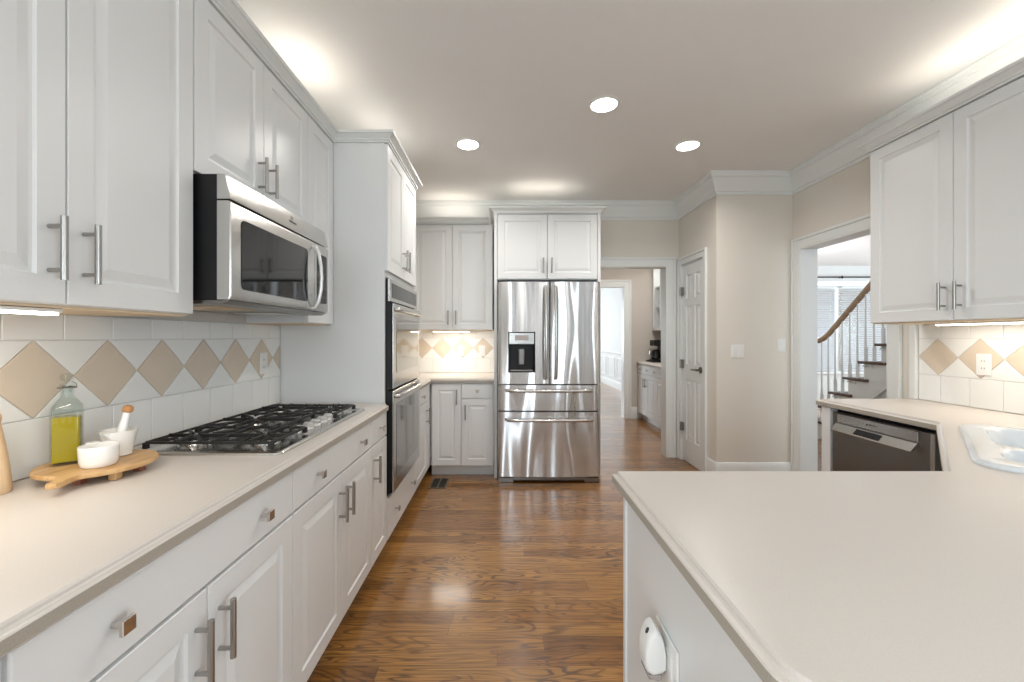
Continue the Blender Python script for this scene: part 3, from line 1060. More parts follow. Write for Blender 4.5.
# ------------------------------------------------------------------ tiled backsplashes
def clip(poly, u0, u1, z0, z1):
    def cut(p, f, g):
        out = []
        for i in range(len(p)):
            a, b = p[i], p[(i + 1) % len(p)]
            fa, fb = f(a), f(b)
            if fa >= 0:
                out.append(a)
            if (fa >= 0) != (fb >= 0):
                t_ = fa / (fa - fb)
                out.append((a[0] + (b[0] - a[0]) * t_, a[1] + (b[1] - a[1]) * t_))
        return out
    for f in (lambda q: q[0] - u0, lambda q: u1 - q[0], lambda q: q[1] - z0, lambda q: z1 - q[1]):
        if len(poly) < 3:
            return []
        poly = cut(poly, f, None)
    res = []
    for q in poly:
        if not res or math.hypot(q[0] - res[-1][0], q[1] - res[-1][1]) > 1e-4:
            res.append(q)
    if len(res) > 2 and math.hypot(res[0][0] - res[-1][0], res[0][1] - res[-1][1]) < 1e-4:
        res.pop()
    ar = sum(res[i][0] * res[(i + 1) % len(res)][1] - res[(i + 1) % len(res)][0] * res[i][1] for i in range(len(res))) / 2 if len(res) > 2 else 0
    return res if abs(ar) > 4e-4 else []


def backsplash(label, loc, rz, u0, u1, z1, dia_u, joint_u, z1b=None):
    """local x runs along the wall, -y faces the room"""
    r = thing('tile_backsplash', label, 'backsplash', (loc[0], loc[1], 0.9155), rz, 'tiled backsplashes')
    zb = 0.9155
    mb = MB(); mb.box(u0, u1, -0.004, -0.001, 0, z1 - zb); mb.build('grout', 'grout', r, smooth=0)
    zr0, zr1, pitch, tile = 1.073, 1.291, 0.2205, 0.1555
    white, tan = [], []
    k0 = int((u0 - joint_u) / tile) - 2
    for k in range(k0, k0 + int((u1 - u0) / tile) + 5):
        a = joint_u + k * tile
        white.append([(a, zb - 0.0), (a + tile, zb), (a + tile, zr0), (a, zr0)])
        white.append([(a, zr1), (a + tile, zr1), (a + tile, zr1 + tile), (a, zr1 + tile)])
    zm = (zr0 + zr1) / 2
    k0 = int((u0 - dia_u) / pitch) - 2
    for k in range(k0, k0 + int((u1 - u0) / pitch) + 5):
        c_ = dia_u + k * pitch
        hp = pitch / 2
        tan.append([(c_, zr0), (c_ + hp, zm), (c_, zr1), (c_ - hp, zm)])
        white.append([(c_, zr0), (c_ + pitch, zr0), (c_ + hp, zm)])
        white.append([(c_, zr1), (c_ + hp, zm), (c_ + pitch, zr1)])
    for polys, nm, mt in ((white, 'white_tiles', 'tilew'), (tan, 'tan_diamond_tiles', 'tilet')):
        mb = MB()
        for p in polys:
            p = clip(p, u0, u1, zb, z1)
            if not p:
                continue
            ar = sum(p[i][0] * p[(i + 1) % len(p)][1] - p[(i + 1) % len(p)][0] * p[i][1] for i in range(len(p)))
            if ar < 0:
                p = p[::-1]
            a_ = offset_poly(p, 0.0013)
            b_ = offset_poly(p, 0.0030)
            mb.loft([[(q[0], -0.0041, q[1] - zb) for q in a_], [(q[0], -0.0075, q[1] - zb) for q in a_], [(q[0], -0.009, q[1] - zb) for q in b_]], False, True)
        mb.build(nm, mt, r, smooth=0)
    return r


backsplash('white tiles with large tan diamonds above the left worktop', (XL, 0), R90, -0.2, OY0 - 0.004, 1.368, 1.385, 1.556)
backsplash('white tiles with tan diamonds between wall ovens and refrigerator', (0, YB), 0, XL + 0.012, -0.088, 1.368, -0.654, -0.60)
backsplash('white tiles with tan diamonds behind the sink on the right wall', (XR, 0), RM90, -2.598, -0.44, 1.380, -2.485, -2.47)
m = MB(); m.box(2.552, 2.5785, 2.602, 2.643, 0.9155, 1.372, 0.002)
tag(m.build('tile_edge_trim', 'trim'), 'slim white upright strip ending the right wall tiles', 'trim strip')


# outlets and switches
def plate(label, cat, name, loc, rz, w_, kinds, group):
    r = thing(name, label, cat, loc, rz, group)
    mb = MB(); mb.box(-w_ / 2, w_ / 2, -0.006, -0.0005, 0, 0.115, 0.002); mb.build('cover_plate', 'white', r)
    n = len(kinds)
    for i, k in enumerate(kinds):
        cx = (i - (n - 1) / 2) * 0.046
        if k == 'outlet':
            for cz_ in (0.038, 0.077):
                mb = MB(); mb.lathe([(0.0165, 0), (0.0165, 0.002)], (0, 0, 0), 18)
                s_ = mb.build('receptacle', 'white', r, (cx, -0.006, cz_), (PI / 2, 0, 0))
                mb = MB()
                mb.box(-0.0075, -0.0055, -0.005, 0.004, 0, 0.0006); mb.box(0.0055, 0.0075, -0.005, 0.004, 0, 0.0006)
                mb.build('slots', 'ink', s_, (0, 0, 0.002))
        else:
            mb = MB(); mb.box(cx - 0.0165, cx + 0.0165, -0.009, -0.006, 0.024, 0.091, 0.001); mb.build('rocker', 'white', r)
    return r


OG = 'white outlets on the tiled backsplashes'
plate('white outlet on the left wall tiles above the far end of the cooktop', 'outlet', 'wall_outlet', (XL + 0.0095, 2.275, 1.10), R90, 0.072, ['outlet'], OG)
plate('white outlet on the right wall tiles above the sink', 'outlet', 'wall_outlet', (XR - 0.0095, 2.243, 1.095), RM90, 0.072, ['outlet'], OG)
plate('left one of two white plates on the back wall tiles', 'outlet', 'wall_outlet', (-0.455, YB - 0.0095, 1.095), 0, 0.072, ['outlet'], OG)
plate('right one of two white plates on the back wall tiles, beside the refrigerator', 'switch', 'wall_switch', (-0.225, YB - 0.0095, 1.095), 0, 0.072, ['switch'],
      None)
plate('double white rocker switch on the beige wall right of the pantry door', 'switch', 'light_switch', (2.085, YF, 1.115), 0, 0.118, ['switch', 'switch'],
      'rocker switches on the beige wall')
plate('single white rocker switch on the beige wall beside the hall doorway', 'switch', 'light_switch', (2.475, YF, 1.17), 0, 0.072, ['switch'],
      'rocker switches on the beige wall')
# double plate on the peninsula end, with a plugged-in freshener
plate('white wall plate low on the peninsula end panel behind the plugged in freshener', 'outlet', 'wall_outlet', (PBX, 0.888, 0.56), RM90, 0.118, ['outlet', 'switch'], None)
r = thing('air_freshener', 'white plug in air freshener on the end of the peninsula', 'air freshener', (PBX - 0.0085, 0.892, 0.555), RM90)
pf = [(-0.0015, 0.055), (-0.012, 0.046), (-0.030, 0.043), (-0.042, 0.050), (-0.047, 0.065), (-0.046, 0.095), (-0.040, 0.118), (-0.031, 0.134), (-0.022, 0.139), (-0.014, 0.132), (-0.006, 0.112), (-0.0015, 0.085)]
cy_, cz_ = -0.022, 0.085
m = MB()
m.loft([[(x, cy_ + (y - cy_) * k, cz_ + (z - cz_) * k) for y, z in pf] for x, k in ((-0.028, 0.72), (-0.026, 0.88), (-0.021, 0.97), (-0.014, 1.0), (0.014, 1.0), (0.021, 0.97), (0.026, 0.88), (0.028, 0.72))])
m.build('housing', 'white', r, smooth=45)
m = MB(); m.loft([[(x, y, z) for x, y in rrect(-hw, hw, yf, -0.008, 0.006, 3)] for z, hw, yf in ((0.024, 0.012, -0.022), (0.032, 0.019, -0.036), (0.0435, 0.021, -0.042))])
m.build('scent_vial', 'grey', r, smooth=50)
m = MB(); m.lathe([(0.0046, 0), (0.0046, 0.0015)], (0, 0, 0), 14, sx=1.0, sy=1.4)
m.build('sensor_window', 'ink', r, (0.006, -0.0358, 0.1262), (math.radians(61), 0, 0))

# ------------------------------------------------------------------ microwave
r = thing('microwave', 'stainless over the range microwave hung above the cooktop', 'microwave', (-0.928, 1.362, 1.408), R90)
w = 0.757
hgt = 0.422
m = MB(); m.box(0, w, 0.0, 0.372, 0.012, hgt, 0.002); m.build('case', 'black', r)
m = MB()
m.loft([[(x, y, z) for x, y in ((0.002, 0.36), (w - 0.002, 0.36), (w - 0.002, f), (0.002, f))] for z, f in ((0.0115, -0.040), (0.0, -0.012))])
m.build('base_plate', 'darksteel', r, smooth=0)
m = MB(); m.box(0.10, 0.30, 0.06, 0.26, -0.004, -0.0005); m.build('grease_filter', 'underwood', r, smooth=0)  # tan ply colour stands in for a warm reflection on this filter
m = MB(); m.box(0.45, 0.65, 0.06, 0.26, -0.004, -0.0005); m.build('grease_filter', 'steel', r, smooth=0)
# door, top vent strip, controls
VZ = 0.338
m = MB()
m.loft([[(x, -0.0005, 0.014), (x, -0.040 + k, 0.014), (x, -0.045 + k, 0.03), (x, -0.045 + k, VZ - 0.012), (x, -0.040 + k, VZ - 0.003), (x, -0.0005, VZ - 0.003)]
        for x, k in ((0.0, 0.004), (0.003, 0.0), (0.607, 0.0), (0.609, 0.002))])
md = m.build('door', 'steel', r, smooth=30)
m = MB()
m.loft([[(p[0], y, p[1]) for p in rrect(0.055, 0.535, 0.052, 0.288, 0.018, 4)] for y in (-0.0452, -0.0468)])
m.build('window', 'glassblk', md, smooth=30)
m = MB()
hx = 0.585
m.tube([(hx, -0.044, 0.312), (hx, -0.058, 0.310), (hx, -0.074, 0.278), (hx, -0.084, 0.220), (hx, -0.087, 0.165), (hx, -0.084, 0.110), (hx, -0.074, 0.055), (hx, -0.058, 0.025), (hx, -0.044, 0.023)],
       0.0080, 12)
m.build('handle', 'knobgrey', md)
m = MB()
m.loft([[(x, -0.0005, 0.014), (x, -0.042, 0.014), (x, -0.045, 0.03), (x, -0.045, VZ - 0.012), (x, -0.040, VZ - 0.003), (x, -0.0005, VZ - 0.003)] for x in (0.612, w)])
mc = m.build('control_panel', 'steel', r, smooth=30)
m = MB(); m.loft([[(p[0], y, p[1]) for p in rrect(0.632, w - 0.018, 0.055, 0.290, 0.012, 4)] for y in (-0.0452, -0.0464)])
kp = m.build('keypad', 'glassblk', mc, smooth=30)
m = MB()
for i in range(6):
    for j in range(3):
        m.box(0.644 + j * 0.032, 0.666 + j * 0.032, -0.0469, -0.0465, 0.07 + i * 0.026, 0.084 + i * 0.026)
m.build('buttons', 'ink', kp, smooth=0)
m = MB()
m.loft([[(x, -0.0005, VZ + 0.003), (x, -0.043, VZ + 0.003), (x, -0.043, VZ + 0.012), (x, -0.026, hgt), (x, -0.0005, hgt)] for x in (0.0, w)])
vt = m.build('vent_strip', 'steel', r, smooth=25)
sl = math.atan2(0.017, hgt - VZ - 0.012)
def onv(z):
    return -0.043 + (z - VZ - 0.012) * (0.017 / (hgt - VZ - 0.012)) - 0.0006
m = MB()
m.tube([(0.012 * math.cos(a) * (1 - 0.05 * k), 0.007 * math.sin(a), 0) for k, a in enumerate([0.3 + 0.42 * j for j in range(13)])], 0.0010, 6)
m.build('swirl_mark', 'ink', vt, (0.42, onv(0.395), 0.395), (PI / 2 - sl, 0, 0))
text_mesh('maker_mark', 'Whirlpool', 0.014, 'ink', vt, (0.42, onv(0.378), 0.378), (PI / 2 - sl, 0, 0))

# ------------------------------------------------------------------ double wall oven
r = thing('wall_oven', 'stainless double wall oven built into the tall cabinet', 'oven', (FB + 0.004, OY0 + 0.0, 0.36), R90)
ow0, ow1 = 0.022, 0.776
m = MB(); m.box(ow0 + 0.004, ow1 - 0.004, -0.012, 0.56, 0.0, 1.285); m.build('chassis', 'black', r, smooth=0)
m = MB(); m.box(ow0 - 0.006, ow1 + 0.006, -0.030, -0.013, 1.15, 1.285, 0.003); cp = m.build('control_panel', 'steel', r)
m = MB(); m.box(ow0 + 0.03, ow1 - 0.03, -0.0315, -0.0302, 1.175, 1.262, 0.0005); m.build('display', 'glassblk', cp)
for (z0, z1, gl) in ((0.635, 1.14, 'ovenglass'), (0.02, 0.622, 'ovenglass')):
    m = MB(); m.box(ow0 - 0.006, ow1 + 0.006, -0.050, -0.040, z0, z1, 0.003)
    d = m.build('oven_door', 'steel', r)
    m = MB(); m.box(ow0 - 0.006, ow1 + 0.006, -0.0395, -0.013, z0 + 0.002, z1 - 0.002)
    m.build('door_body', 'black', d, smooth=0)
    m = MB(); m.loft([[(p[0], y, p[1]) for p in rrect(ow0 + 0.055, ow1 - 0.055, z0 + 0.09, z1 - 0.085, 0.01, 3)] for y in (-0.0502, -0.0516)])
    m.build('window', gl, d, smooth=30)
    m = MB()
    hz = z1 - 0.035
    m.tube([(ow0 + 0.03, -0.049, hz), (ow0 + 0.035, -0.070, hz), (ow0 + 0.12, -0.080, hz), ((ow0 + ow1) / 2, -0.084, hz), (ow1 - 0.12, -0.080, hz), (ow1 - 0.035, -0.070, hz), (ow1 - 0.03, -0.049, hz)],
           0.010, 12, 1.0, 1.2)
    m.build('handle', 'steel', d)

# ------------------------------------------------------------------ cooktop
KY0, KY1, KX0, KX1 = 1.368, 2.222, -1.238, -0.724
r = thing('gas_cooktop', 'stainless five burner gas cooktop with black iron grates', 'cooktop', ((KX0 + KX1) / 2, (KY0 + KY1) / 2, 0.9145))
hx_, hy_ = (KX1 - KX0) / 2, (KY1 - KY0) / 2
m = MB()
m.loft([[(p[0], p[1], z) for p in rrect(-hx_ + i, hx_ - i, -hy_ + i, hy_ - i, 0.02, 4)] for i, z in ((0, 0), (0, 0.006), (0.004, 0.010), (0.018, 0.011), (0.024, 0.006), (0.03, 0.006))])
m.build('pan', 'cooktop', r, smooth=40)
burners = [(-0.12, -0.29, 0.045), (0.13, -0.29, 0.036), (-0.075, 0.0, 0.056), (-0.12, 0.29, 0.036), (0.13, 0.29, 0.045)]
for bx_, by_, br_ in burners:
    m = MB(); m.lathe([(br_ + 0.012, 0.0062), (br_ + 0.010, 0.012), (br_ * 0.9, 0.013), (br_ * 0.85, 0.022)], (bx_, by_, 0), 22); b = m.build('burner', 'cooktop', r)
    m = MB(); m.lathe([(br_ * 0.8, 0.0222), (br_ * 0.82, 0.028), (br_ * 0.7, 0.031), (0.006, 0.032)], (bx_, by_, 0), 22); m.build('burner_cap', 'iron', b)


def grate(x0, x1, y0, y1, cen):
    mb = MB()
    zt, hb, wb = 0.036, 0.009, 0.0046
    for x in (x0, x1):
        mb.box(x - wb, x + wb, y0, y1, zt - hb, zt, 0.002)
    for y in (y0, y1):
        mb.box(x0, x1, y - wb, y + wb, zt - hb, zt, 0.002)
    for q in range(6):
        xf = x0 + (x1 - x0) * (q + 0.5) / 6
        for ya, sg in ((y0, 1), (y1, -1)):
            mb.box(xf - 0.003, xf + 0.003, ya, ya + sg * 0.048, zt - 0.008, zt + 0.003, 0.0015)
    for x in (x0, x1):
        for y in (y0, y1):
            mb.box(x - 0.008, x + 0.008, y - 0.008, y + 0.008, 0.0112, zt - 0.004, 0.002)
    if len(cen) == 2:
        xm = (cen[0][0] + cen[1][0]) / 2
        mb.box(xm - wb, xm + wb, y0, y1, zt - hb, zt + 0.003, 0.002)
    for cx, cy, cr in cen:
        lo = max(x0, cx - 0.13) if len(cen) == 2 else x0
        hi = min(x1, cx + 0.13) if len(cen) == 2 else x1
        if len(cen) == 2:
            lo, hi = (x0, xm) if cx < xm else (xm, x1)
        g_ = 0.016
        for k in (-1, 1):
            yend = y0 if k < 0 else y1
            mb.box(cx - 0.0045, cx + 0.0045, cy + k * g_, yend, zt - hb, zt + 0.004, 0.0015)
            xend = lo if k < 0 else hi
            mb.box(cx + k * g_, xend, cy - 0.0045, cy + 0.0045, zt - hb, zt + 0.004, 0.0015)
            for q in (-1, 1):
                px, py = cx + k * 0.035, cy + q * 0.035
                ex_, ey_ = (lo if k < 0 else hi), (y0 if q < 0 else y1)
                d_ = min(abs(ex_ - px), abs(ey_ - py)) + 0.002
                mb.tube([(px, py, zt - 0.004), (px + k * d_, py + q * d_, zt - 0.006)], 0.0055, 8)
    return mb.build('grate', 'iron', r, smooth=40)


grate(-0.215, 0.205, -0.388, -0.150, burners[0:2])
grate(-0.215, 0.105, -0.140, 0.140, [burners[2]])
grate(-0.215, 0.205, 0.150, 0.388, burners[3:5])
for k in range(5):
    m = MB(); m.lathe([(0.024, 0.0066), (0.022, 0.013), (0.019, 0.015), (0.021, 0.027), (0.016, 0.030)], (0.175, -0.120 + 0.065 * k, 0), 20)
    m.box(0.159, 0.191, -0.1225 + 0.065 * k, -0.1175 + 0.065 * k, 0.029, 0.034, 0.001)
    m.build('knob', 'knobgrey', r)

# ------------------------------------------------------------------ refrigerator
FX0, FX1, FY = -0.046, 0.866, 3.73
r = thing('refrigerator', 'stainless french door refrigerator with water dispenser', 'refrigerator', (FX0, FY, 0))
w = FX1 - FX0
m = MB(); m.box(0.006, w - 0.006, 0.075, 0.78, 0.045, 1.775, 0.004); m.build('case', 'darksteel', r)
m = MB(); m.box(0.01, w - 0.01, 0.02, 0.50, 1.7755, 1.800, 0.004); m.build('hinge_cover', 'black', r)
m = MB()
m.box(0.006, 0.14, 0.02, 0.12, 0.0, 0.044, 0.003); m.box(w - 0.14, w - 0.006, 0.02, 0.12, 0.0, 0.044, 0.003); m.box(0.14, w - 0.14, 0.03, 0.10, 0.018, 0.044)
m.build('kick_grille', 'darksteel', r)


def bowed(x0, x1, z0, z1, y_back=0.070, bow=0.014, cutout=None):
    """door leaf with a softly bowed front"""
    mb = MB()
    n = 14
    e = 0.012

    def yf(x):
        t_ = (x - x0) / (x1 - x0)
        base = bow * (1 - (2 * t_ - 1) ** 2) * 0.55 + 0.012
        edge = 0.012 * (max(0, 1 - min(t_, 1 - t_) * (x1 - x0) / e)) ** 2
        return -base + edge + 0.012
    xs = sorted(set([x0, x0 + 0.003, x0 + 0.007, x0 + e] + [x0 + e + (x1 - x0 - 2 * e) * k / n for k in range(n + 1)] + [x1 - e, x1 - 0.007, x1 - 0.003, x1] + (list(cutout[:2]) if cutout else [])))
    zs = sorted(set([z0, z1] + (list(cutout[2:4]) if cutout else [])))
    bm = mb.bm
    V = {}
    for i, x in enumerate(xs):
        for j, z in enumerate(zs):
            V[i, j, 0] = bm.verts.new((x, yf(x), z))
        V[i, 'b0'] = bm.verts.new((x, y_back, z0)); V[i, 'b1'] = bm.verts.new((x, y_back, z1))
    for i in range(len(xs) - 1):
        for j in range(len(zs) - 1):
            if cutout and cutout[0] - 1e-6 <= xs[i] and xs[i + 1] <= cutout[1] + 1e-6 and cutout[2] - 1e-6 <= zs[j] and zs[j + 1] <= cutout[3] + 1e-6:
                continue
            bm.faces.new((V[i, j, 0], V[i + 1, j, 0], V[i + 1, j + 1, 0], V[i, j + 1, 0]))
        bm.faces.new((V[i, 'b0'], V[i + 1, 'b0'], V[i + 1, 0, 0], V[i, 0, 0]))
        bm.faces.new((V[i, 'b1'], V[i, len(zs) - 1, 0], V[i + 1, len(zs) - 1, 0], V[i + 1, 'b1']))
        bm.faces.new((V[i, 'b0'], V[i, 'b1'], V[i + 1, 'b1'], V[i + 1, 'b0']))
    for i in (0, len(xs) - 1):
        bm.faces.new([V[i, 'b0']] + [V[i, j, 0] for j in range(len(zs))] + [V[i, 'b1']])
    return mb, yf


sx_ = 0.463
cut = (0.092, 0.332, 0.985, 1.345)
m, yf = bowed(0.0, sx_ - 0.003, 0.885, 1.790, cutout=cut)
dl = m.build('door', 'fridge', r, smooth=40)
# dispenser: recess box, control panel, paddle
m = MB()
x0, x1, z0, z1 = cut
yb = 0.062
zc = 1.235
bm = m.bm
yq = yf((x0 + x1) / 2) + 0.0015
m.loft([[(x0, yq, z0), (x1, yq, z0), (x1, yq, z1), (x0, yq, z1)], [(x0 + 0.006, yq + 0.004, z0 + 0.006), (x1 - 0.006, yq + 0.004, z0 + 0.006), (x1 - 0.006, yq + 0.004, z1 - 0.006), (x0 + 0.006, yq + 0.004, z1 - 0.006)],
        [(x0 + 0.012, yb, z0 + 0.012), (x1 - 0.012, yb, z0 + 0.012), (x1 - 0.012, yb, z1 - 0.012), (x0 + 0.012, yb, z1 - 0.012)]], False, True)
rc = m.build('dispenser_recess', 'black', dl, smooth=0)
m = MB(); m.box(x0 + 0.007, x1 - 0.007, yq - 0.003, yq + 0.02, zc, z1 - 0.007, 0.004); dp = m.build('dispenser_panel', 'steel', dl)
m = MB(); m.box(x0 + 0.06, x1 - 0.06, yq - 0.0042, yq - 0.0032, zc + 0.035, z1 - 0.03); m.build('display', 'grey', dp, smooth=0)
m = MB(); m.box((x0 + x1) / 2 - 0.028, (x0 + x1) / 2 + 0.028, 0.028, 0.040, 1.05, 1.20, 0.008); m.build('paddle', 'darksteel', rc)
m = MB(); m.box(x0 + 0.02, x1 - 0.02, 0.008, 0.055, z0 + 0.013, z0 + 0.020); m.build('drip_tray', 'grey', rc, smooth=0)
m, yf2 = bowed(sx_ + 0.003, w, 0.885, 1.790)
dr = m.build('door', 'fridge', r, smooth=40)
m = MB(); m.lathe([(0.012, 0), (0.012, 0.0015)], (0, 0, 0), 20); m.build('round_badge', 'grey', dr, (w - 0.075, yf2(w - 0.075) - 0.0003, 1.705), (PI / 2, 0, 0))
for d, hx, yfn in ((dl, sx_ - 0.040, yf), (dr, sx_ + 0.046, yf2)):
    m = MB()
    y0 = yfn(hx)
    m.tube([(hx, y0 + 0.002, 0.930), (hx, y0 - 0.035, 0.935), (hx, y0 - 0.052, 1.02), (hx, y0 - 0.060, 1.20), (hx, y0 - 0.062, 1.335), (hx, y0 - 0.060, 1.47), (hx, y0 - 0.052, 1.65), (hx, y0 - 0.035, 1.745), (hx, y0 + 0.002, 1.75)],
           0.0135, 12)
    m.build('handle', 'steel', d)
for z0, z1, hz in ((0.648, 0.872, 0.828), (0.060, 0.634, 0.570)):
    m, yfd = bowed(0.0, w, z0, z1, bow=0.020)
    d = m.build('drawer', 'fridge', r, smooth=40)
    m = MB()
    pts = [(0.075, yfd(0.075) + 0.002, hz), (0.082, yfd(0.08) - 0.035, hz)] + [(0.11 + (w - 0.22) * k / 8, yfd(w / 2) - 0.046 - 0.014 * math.sin(PI * k / 8), hz) for k in range(9)] + [(w - 0.082, yfd(0.08) - 0.035, hz), (w - 0.075, yfd(0.075) + 0.002, hz)]
    m.tube(pts, 0.0145, 12)
    m.build('handle', 'steel', d)

# ------------------------------------------------------------------ things on the left worktop
CT = 0.9145
BCX, BCY = -1.140, 1.185
r = thing('serving_board', 'round footed wooden serving board with a short handle on the left worktop', 'board', (BCX, BCY, CT))
m = MB()
R_ = 0.131
ha = math.radians(-71)
pts = []
n = 44
a0 = 0.24
for k in range(n + 1):
    a = ha + a0 + (2 * PI - 2 * a0) * k / n
    pts.append((R_ * math.cos(a), R_ * math.sin(a)))
hd_, hp_ = Vector((math.cos(ha), math.sin(ha))), Vector((-math.sin(ha), math.cos(ha)))
neck = []
for t_, wv in ((0.134, 0.022), (0.144, 0.016), (0.165, 0.0135), (0.188, 0.014), (0.198, 0.010), (0.201, 0.0)):
    neck.append((t_, wv))
for t_, wv in neck:
    p = hd_ * t_ - hp_ * wv
    pts.append((p.x, p.y))
for t_, wv in reversed(neck[:-1]):
    p = hd_ * t_ + hp_ * wv
    pts.append((p.x, p.y))
m.loft([[(p[0] * k, p[1] * k, z) for p in pts] for k, z in ((0.97, 0.022), (1.0, 0.025), (1.0, 0.032), (0.985, 0.035))])
m.build('top', 'board', r, smooth=30)
for fx_, fy_, mt in ((0.030, -0.084, 'redfoot'), (0.088, -0.045, 'board'), (0.090, 0.028, 'redfoot'), (-0.080, 0.03, 'board'), (0.0, 0.09, 'redfoot')):
    m = MB(); m.box(fx_ - 0.011, fx_ + 0.011, fy_ - 0.011, fy_ + 0.011, 0, 0.0215, 0.002)
    m.build('foot', mt, r)
BT = CT + 0.0355
# oil bottle
r = thing('oil_bottle', 'square glass bottle of olive oil standing on the serving board', 'bottle', (-1.212, 1.168, BT), math.radians(38))
m = MB()
def sq(s, rad, z):
    return [(x, y, z) for x, y in rrect(-s, s, -s, s, rad, 4)]
n = 20
prof = [sq(0.0295, 0.007, 0), sq(0.031, 0.008, 0.004), sq(0.031, 0.008, 0.145), sq(0.029, 0.012, 0.160), sq(0.0225, 0.015, 0.172), sq(0.0155, 0.0145, 0.182), sq(0.0138, 0.0136, 0.190), sq(0.0138, 0.0136, 0.206),
        sq(0.0165, 0.0163, 0.208), sq(0.0165, 0.0163, 0.215)]
inner = [sq(0.0105, 0.0103, 0.215), sq(0.0105, 0.0103, 0.190), sq(0.0125, 0.0115, 0.182), sq(0.0195, 0.012, 0.171), sq(0.0262, 0.009, 0.159), sq(0.028, 0.006, 0.145), sq(0.028, 0.006, 0.008)]
m.loft(prof + inner, True, True)
gb = m.build('glass_body', 'glass', r, smooth=40)
m = MB(); m.loft([sq(0.0277, 0.006, 0.0085), sq(0.0277, 0.006, 0.130)]); m.build('olive_oil', 'oil', r, smooth=40)
m = MB()
m.lathe([(0.0098, 0.196), (0.0100, 0.2155), (0.0145, 0.2160), (0.0145, 0.220), (0.006, 0.222), (0.006, 0.226), (0.012, 0.230), (0.0150, 0.237), (0.013, 0.246), (0.006, 0.250)], (0, 0, 0), 20)
m.build('stopper', 'glass', r)
m = MB(); m.tube([(0.019 * math.cos(a), 0.019 * math.sin(a), 0.210) for a in [2 * PI * k / 20 for k in range(21)]], 0.0018, 6)
m.tube([(0.019, 0, 0.210), (0.018, 0, 0.220), (0.012, 0, 0.2245), (0.0075, 0.0, 0.2255)], 0.0014, 6)
m.build('clasp', 'nickel', r)
# bowl
r = thing('condiment_bowl', 'small white ceramic bowl in front of the mortar on the serving board', 'bowl', (-1.102, 1.146, BT), math.radians(60))
m = MB()
m.lathe([(0.034, 0.0), (0.038, 0.003), (0.041, 0.015), (0.0425, 0.045), (0.0430, 0.054), (0.0420, 0.056), (0.0400, 0.054), (0.0385, 0.026), (0.034, 0.011), (0.005, 0.008)], (0, 0, 0), 36)
m.build('body', 'ceramic', r, smooth=40)
m = MB()
m.loft([[(x, y, z) for x, y in rrect(-0.014, 0.014, 0.0385, 0.060, 0.007, 3)] for z in (0.049, 0.057)])
m.build('lug', 'ceramic', r)
# mortar and pestle
r = thing('mortar', 'white ceramic mortar on the far side of the serving board', 'mortar', (-1.140, 1.246, BT))
m = MB()
m.lathe([(0.027, 0.0), (0.031, 0.003), (0.031, 0.010), (0.032, 0.016), (0.038, 0.042), (0.0425, 0.068), (0.0435, 0.074), (0.0415, 0.075), (0.0385, 0.068), (0.033, 0.042), (0.022, 0.022), (0.004, 0.016)], (0, 0, 0), 36)
m.build('body', 'ceramic', r, smooth=40)
m = MB(); m.loft([[(x, y, z) for x, y in ((-0.012, -0.038), (0.012, -0.038), (0.006, ye), (-0.006, ye))] for z, ye in ((0.056, -0.041), (0.074, -0.055))]); m.build('spout', 'ceramic', r)
r = thing('pestle', 'white pestle with brown wooden knob leaning in the mortar', 'pestle', (-1.140, 1.246, BT + 0.03))
d0 = Vector((0.002, -0.002, 0.008)); dirv = Vector((0.014, 0.016, 0.100)).normalized()
m = MB(); m.tube([d0 + dirv * t_ for t_ in (0.0, 0.006, 0.02, 0.04, 0.07, 0.088)], [0.008, 0.0125, 0.0138, 0.0120, 0.0095, 0.009], 16); m.build('shaft', 'ceramic', r, smooth=50)
m = MB(); m.tube([d0 + dirv * t_ for t_ in (0.0885, 0.092, 0.099, 0.106, 0.110)], [0.009, 0.0130, 0.0138, 0.012, 0.005], 16); m.build('knob', 'cork', r, smooth=50)
# pepper mill at the frame edge
r = thing('pepper_mill', 'tapered light wood mill at the left edge on the worktop', 'mill', (-1.260, 1.030, CT))
m = MB(); m.lathe([(0.036, 0), (0.038, 0.004), (0.0375, 0.02), (0.034, 0.06), (0.031, 0.085)], (0, 0, 0), 28); m.build('body', 'lightwood', r)
m = MB(); m.lathe([(0.031, 0.0855), (0.0305, 0.09), (0.025, 0.13), (0.020, 0.165), (0.0185, 0.172), (0.0205, 0.180), (0.0205, 0.190), (0.015, 0.202), (0.005, 0.206)], (0, 0, 0), 28); m.build('upper_body', 'lightwood', r)

# ------------------------------------------------------------------ lamps
def can_light(label, x, y):
    r = thing('recessed_light', label, 'ceiling light', (x, y, CEIL - 0.006), 0, 'recessed ceiling lights')
    mb = MB(); mb.lathe([(0.098, 0.0055), (0.098, 0.003), (0.088, 0.0), (0.080, 0.002), (0.078, 0.0055)], (0, 0, 0), 36, False, False); mb.build('trim_ring', 'white', r)
    mb = MB(); mb.lathe([(0.0785, 0.005), (0.0785, 0.003), (0.03, 0.0015)], (0, 0, 0), 36); mb.build('lens', 'lens', r)
    l = bpy.data.lights.new('can_lamp', 'AREA'); l.shape = 'DISK'; l.size = 0.15; l.energy = 9; l.color = NEUTRAL; l.spread = math.radians(150)
    o_ = bpy.data.objects.new('can_lamp', l); C.objects.link(o_); o_.location = (x, y, CEIL - 0.010)
    return r


can_light('round recessed ceiling light nearest the lens, in the middle of the ceiling', 0.628, 2.61)
can_light('round recessed ceiling light on the left, nearest the oven tower', -0.262, 3.15)
can_light('round recessed ceiling light on the right, nearest the pantry wall', 1.394, 3.17)


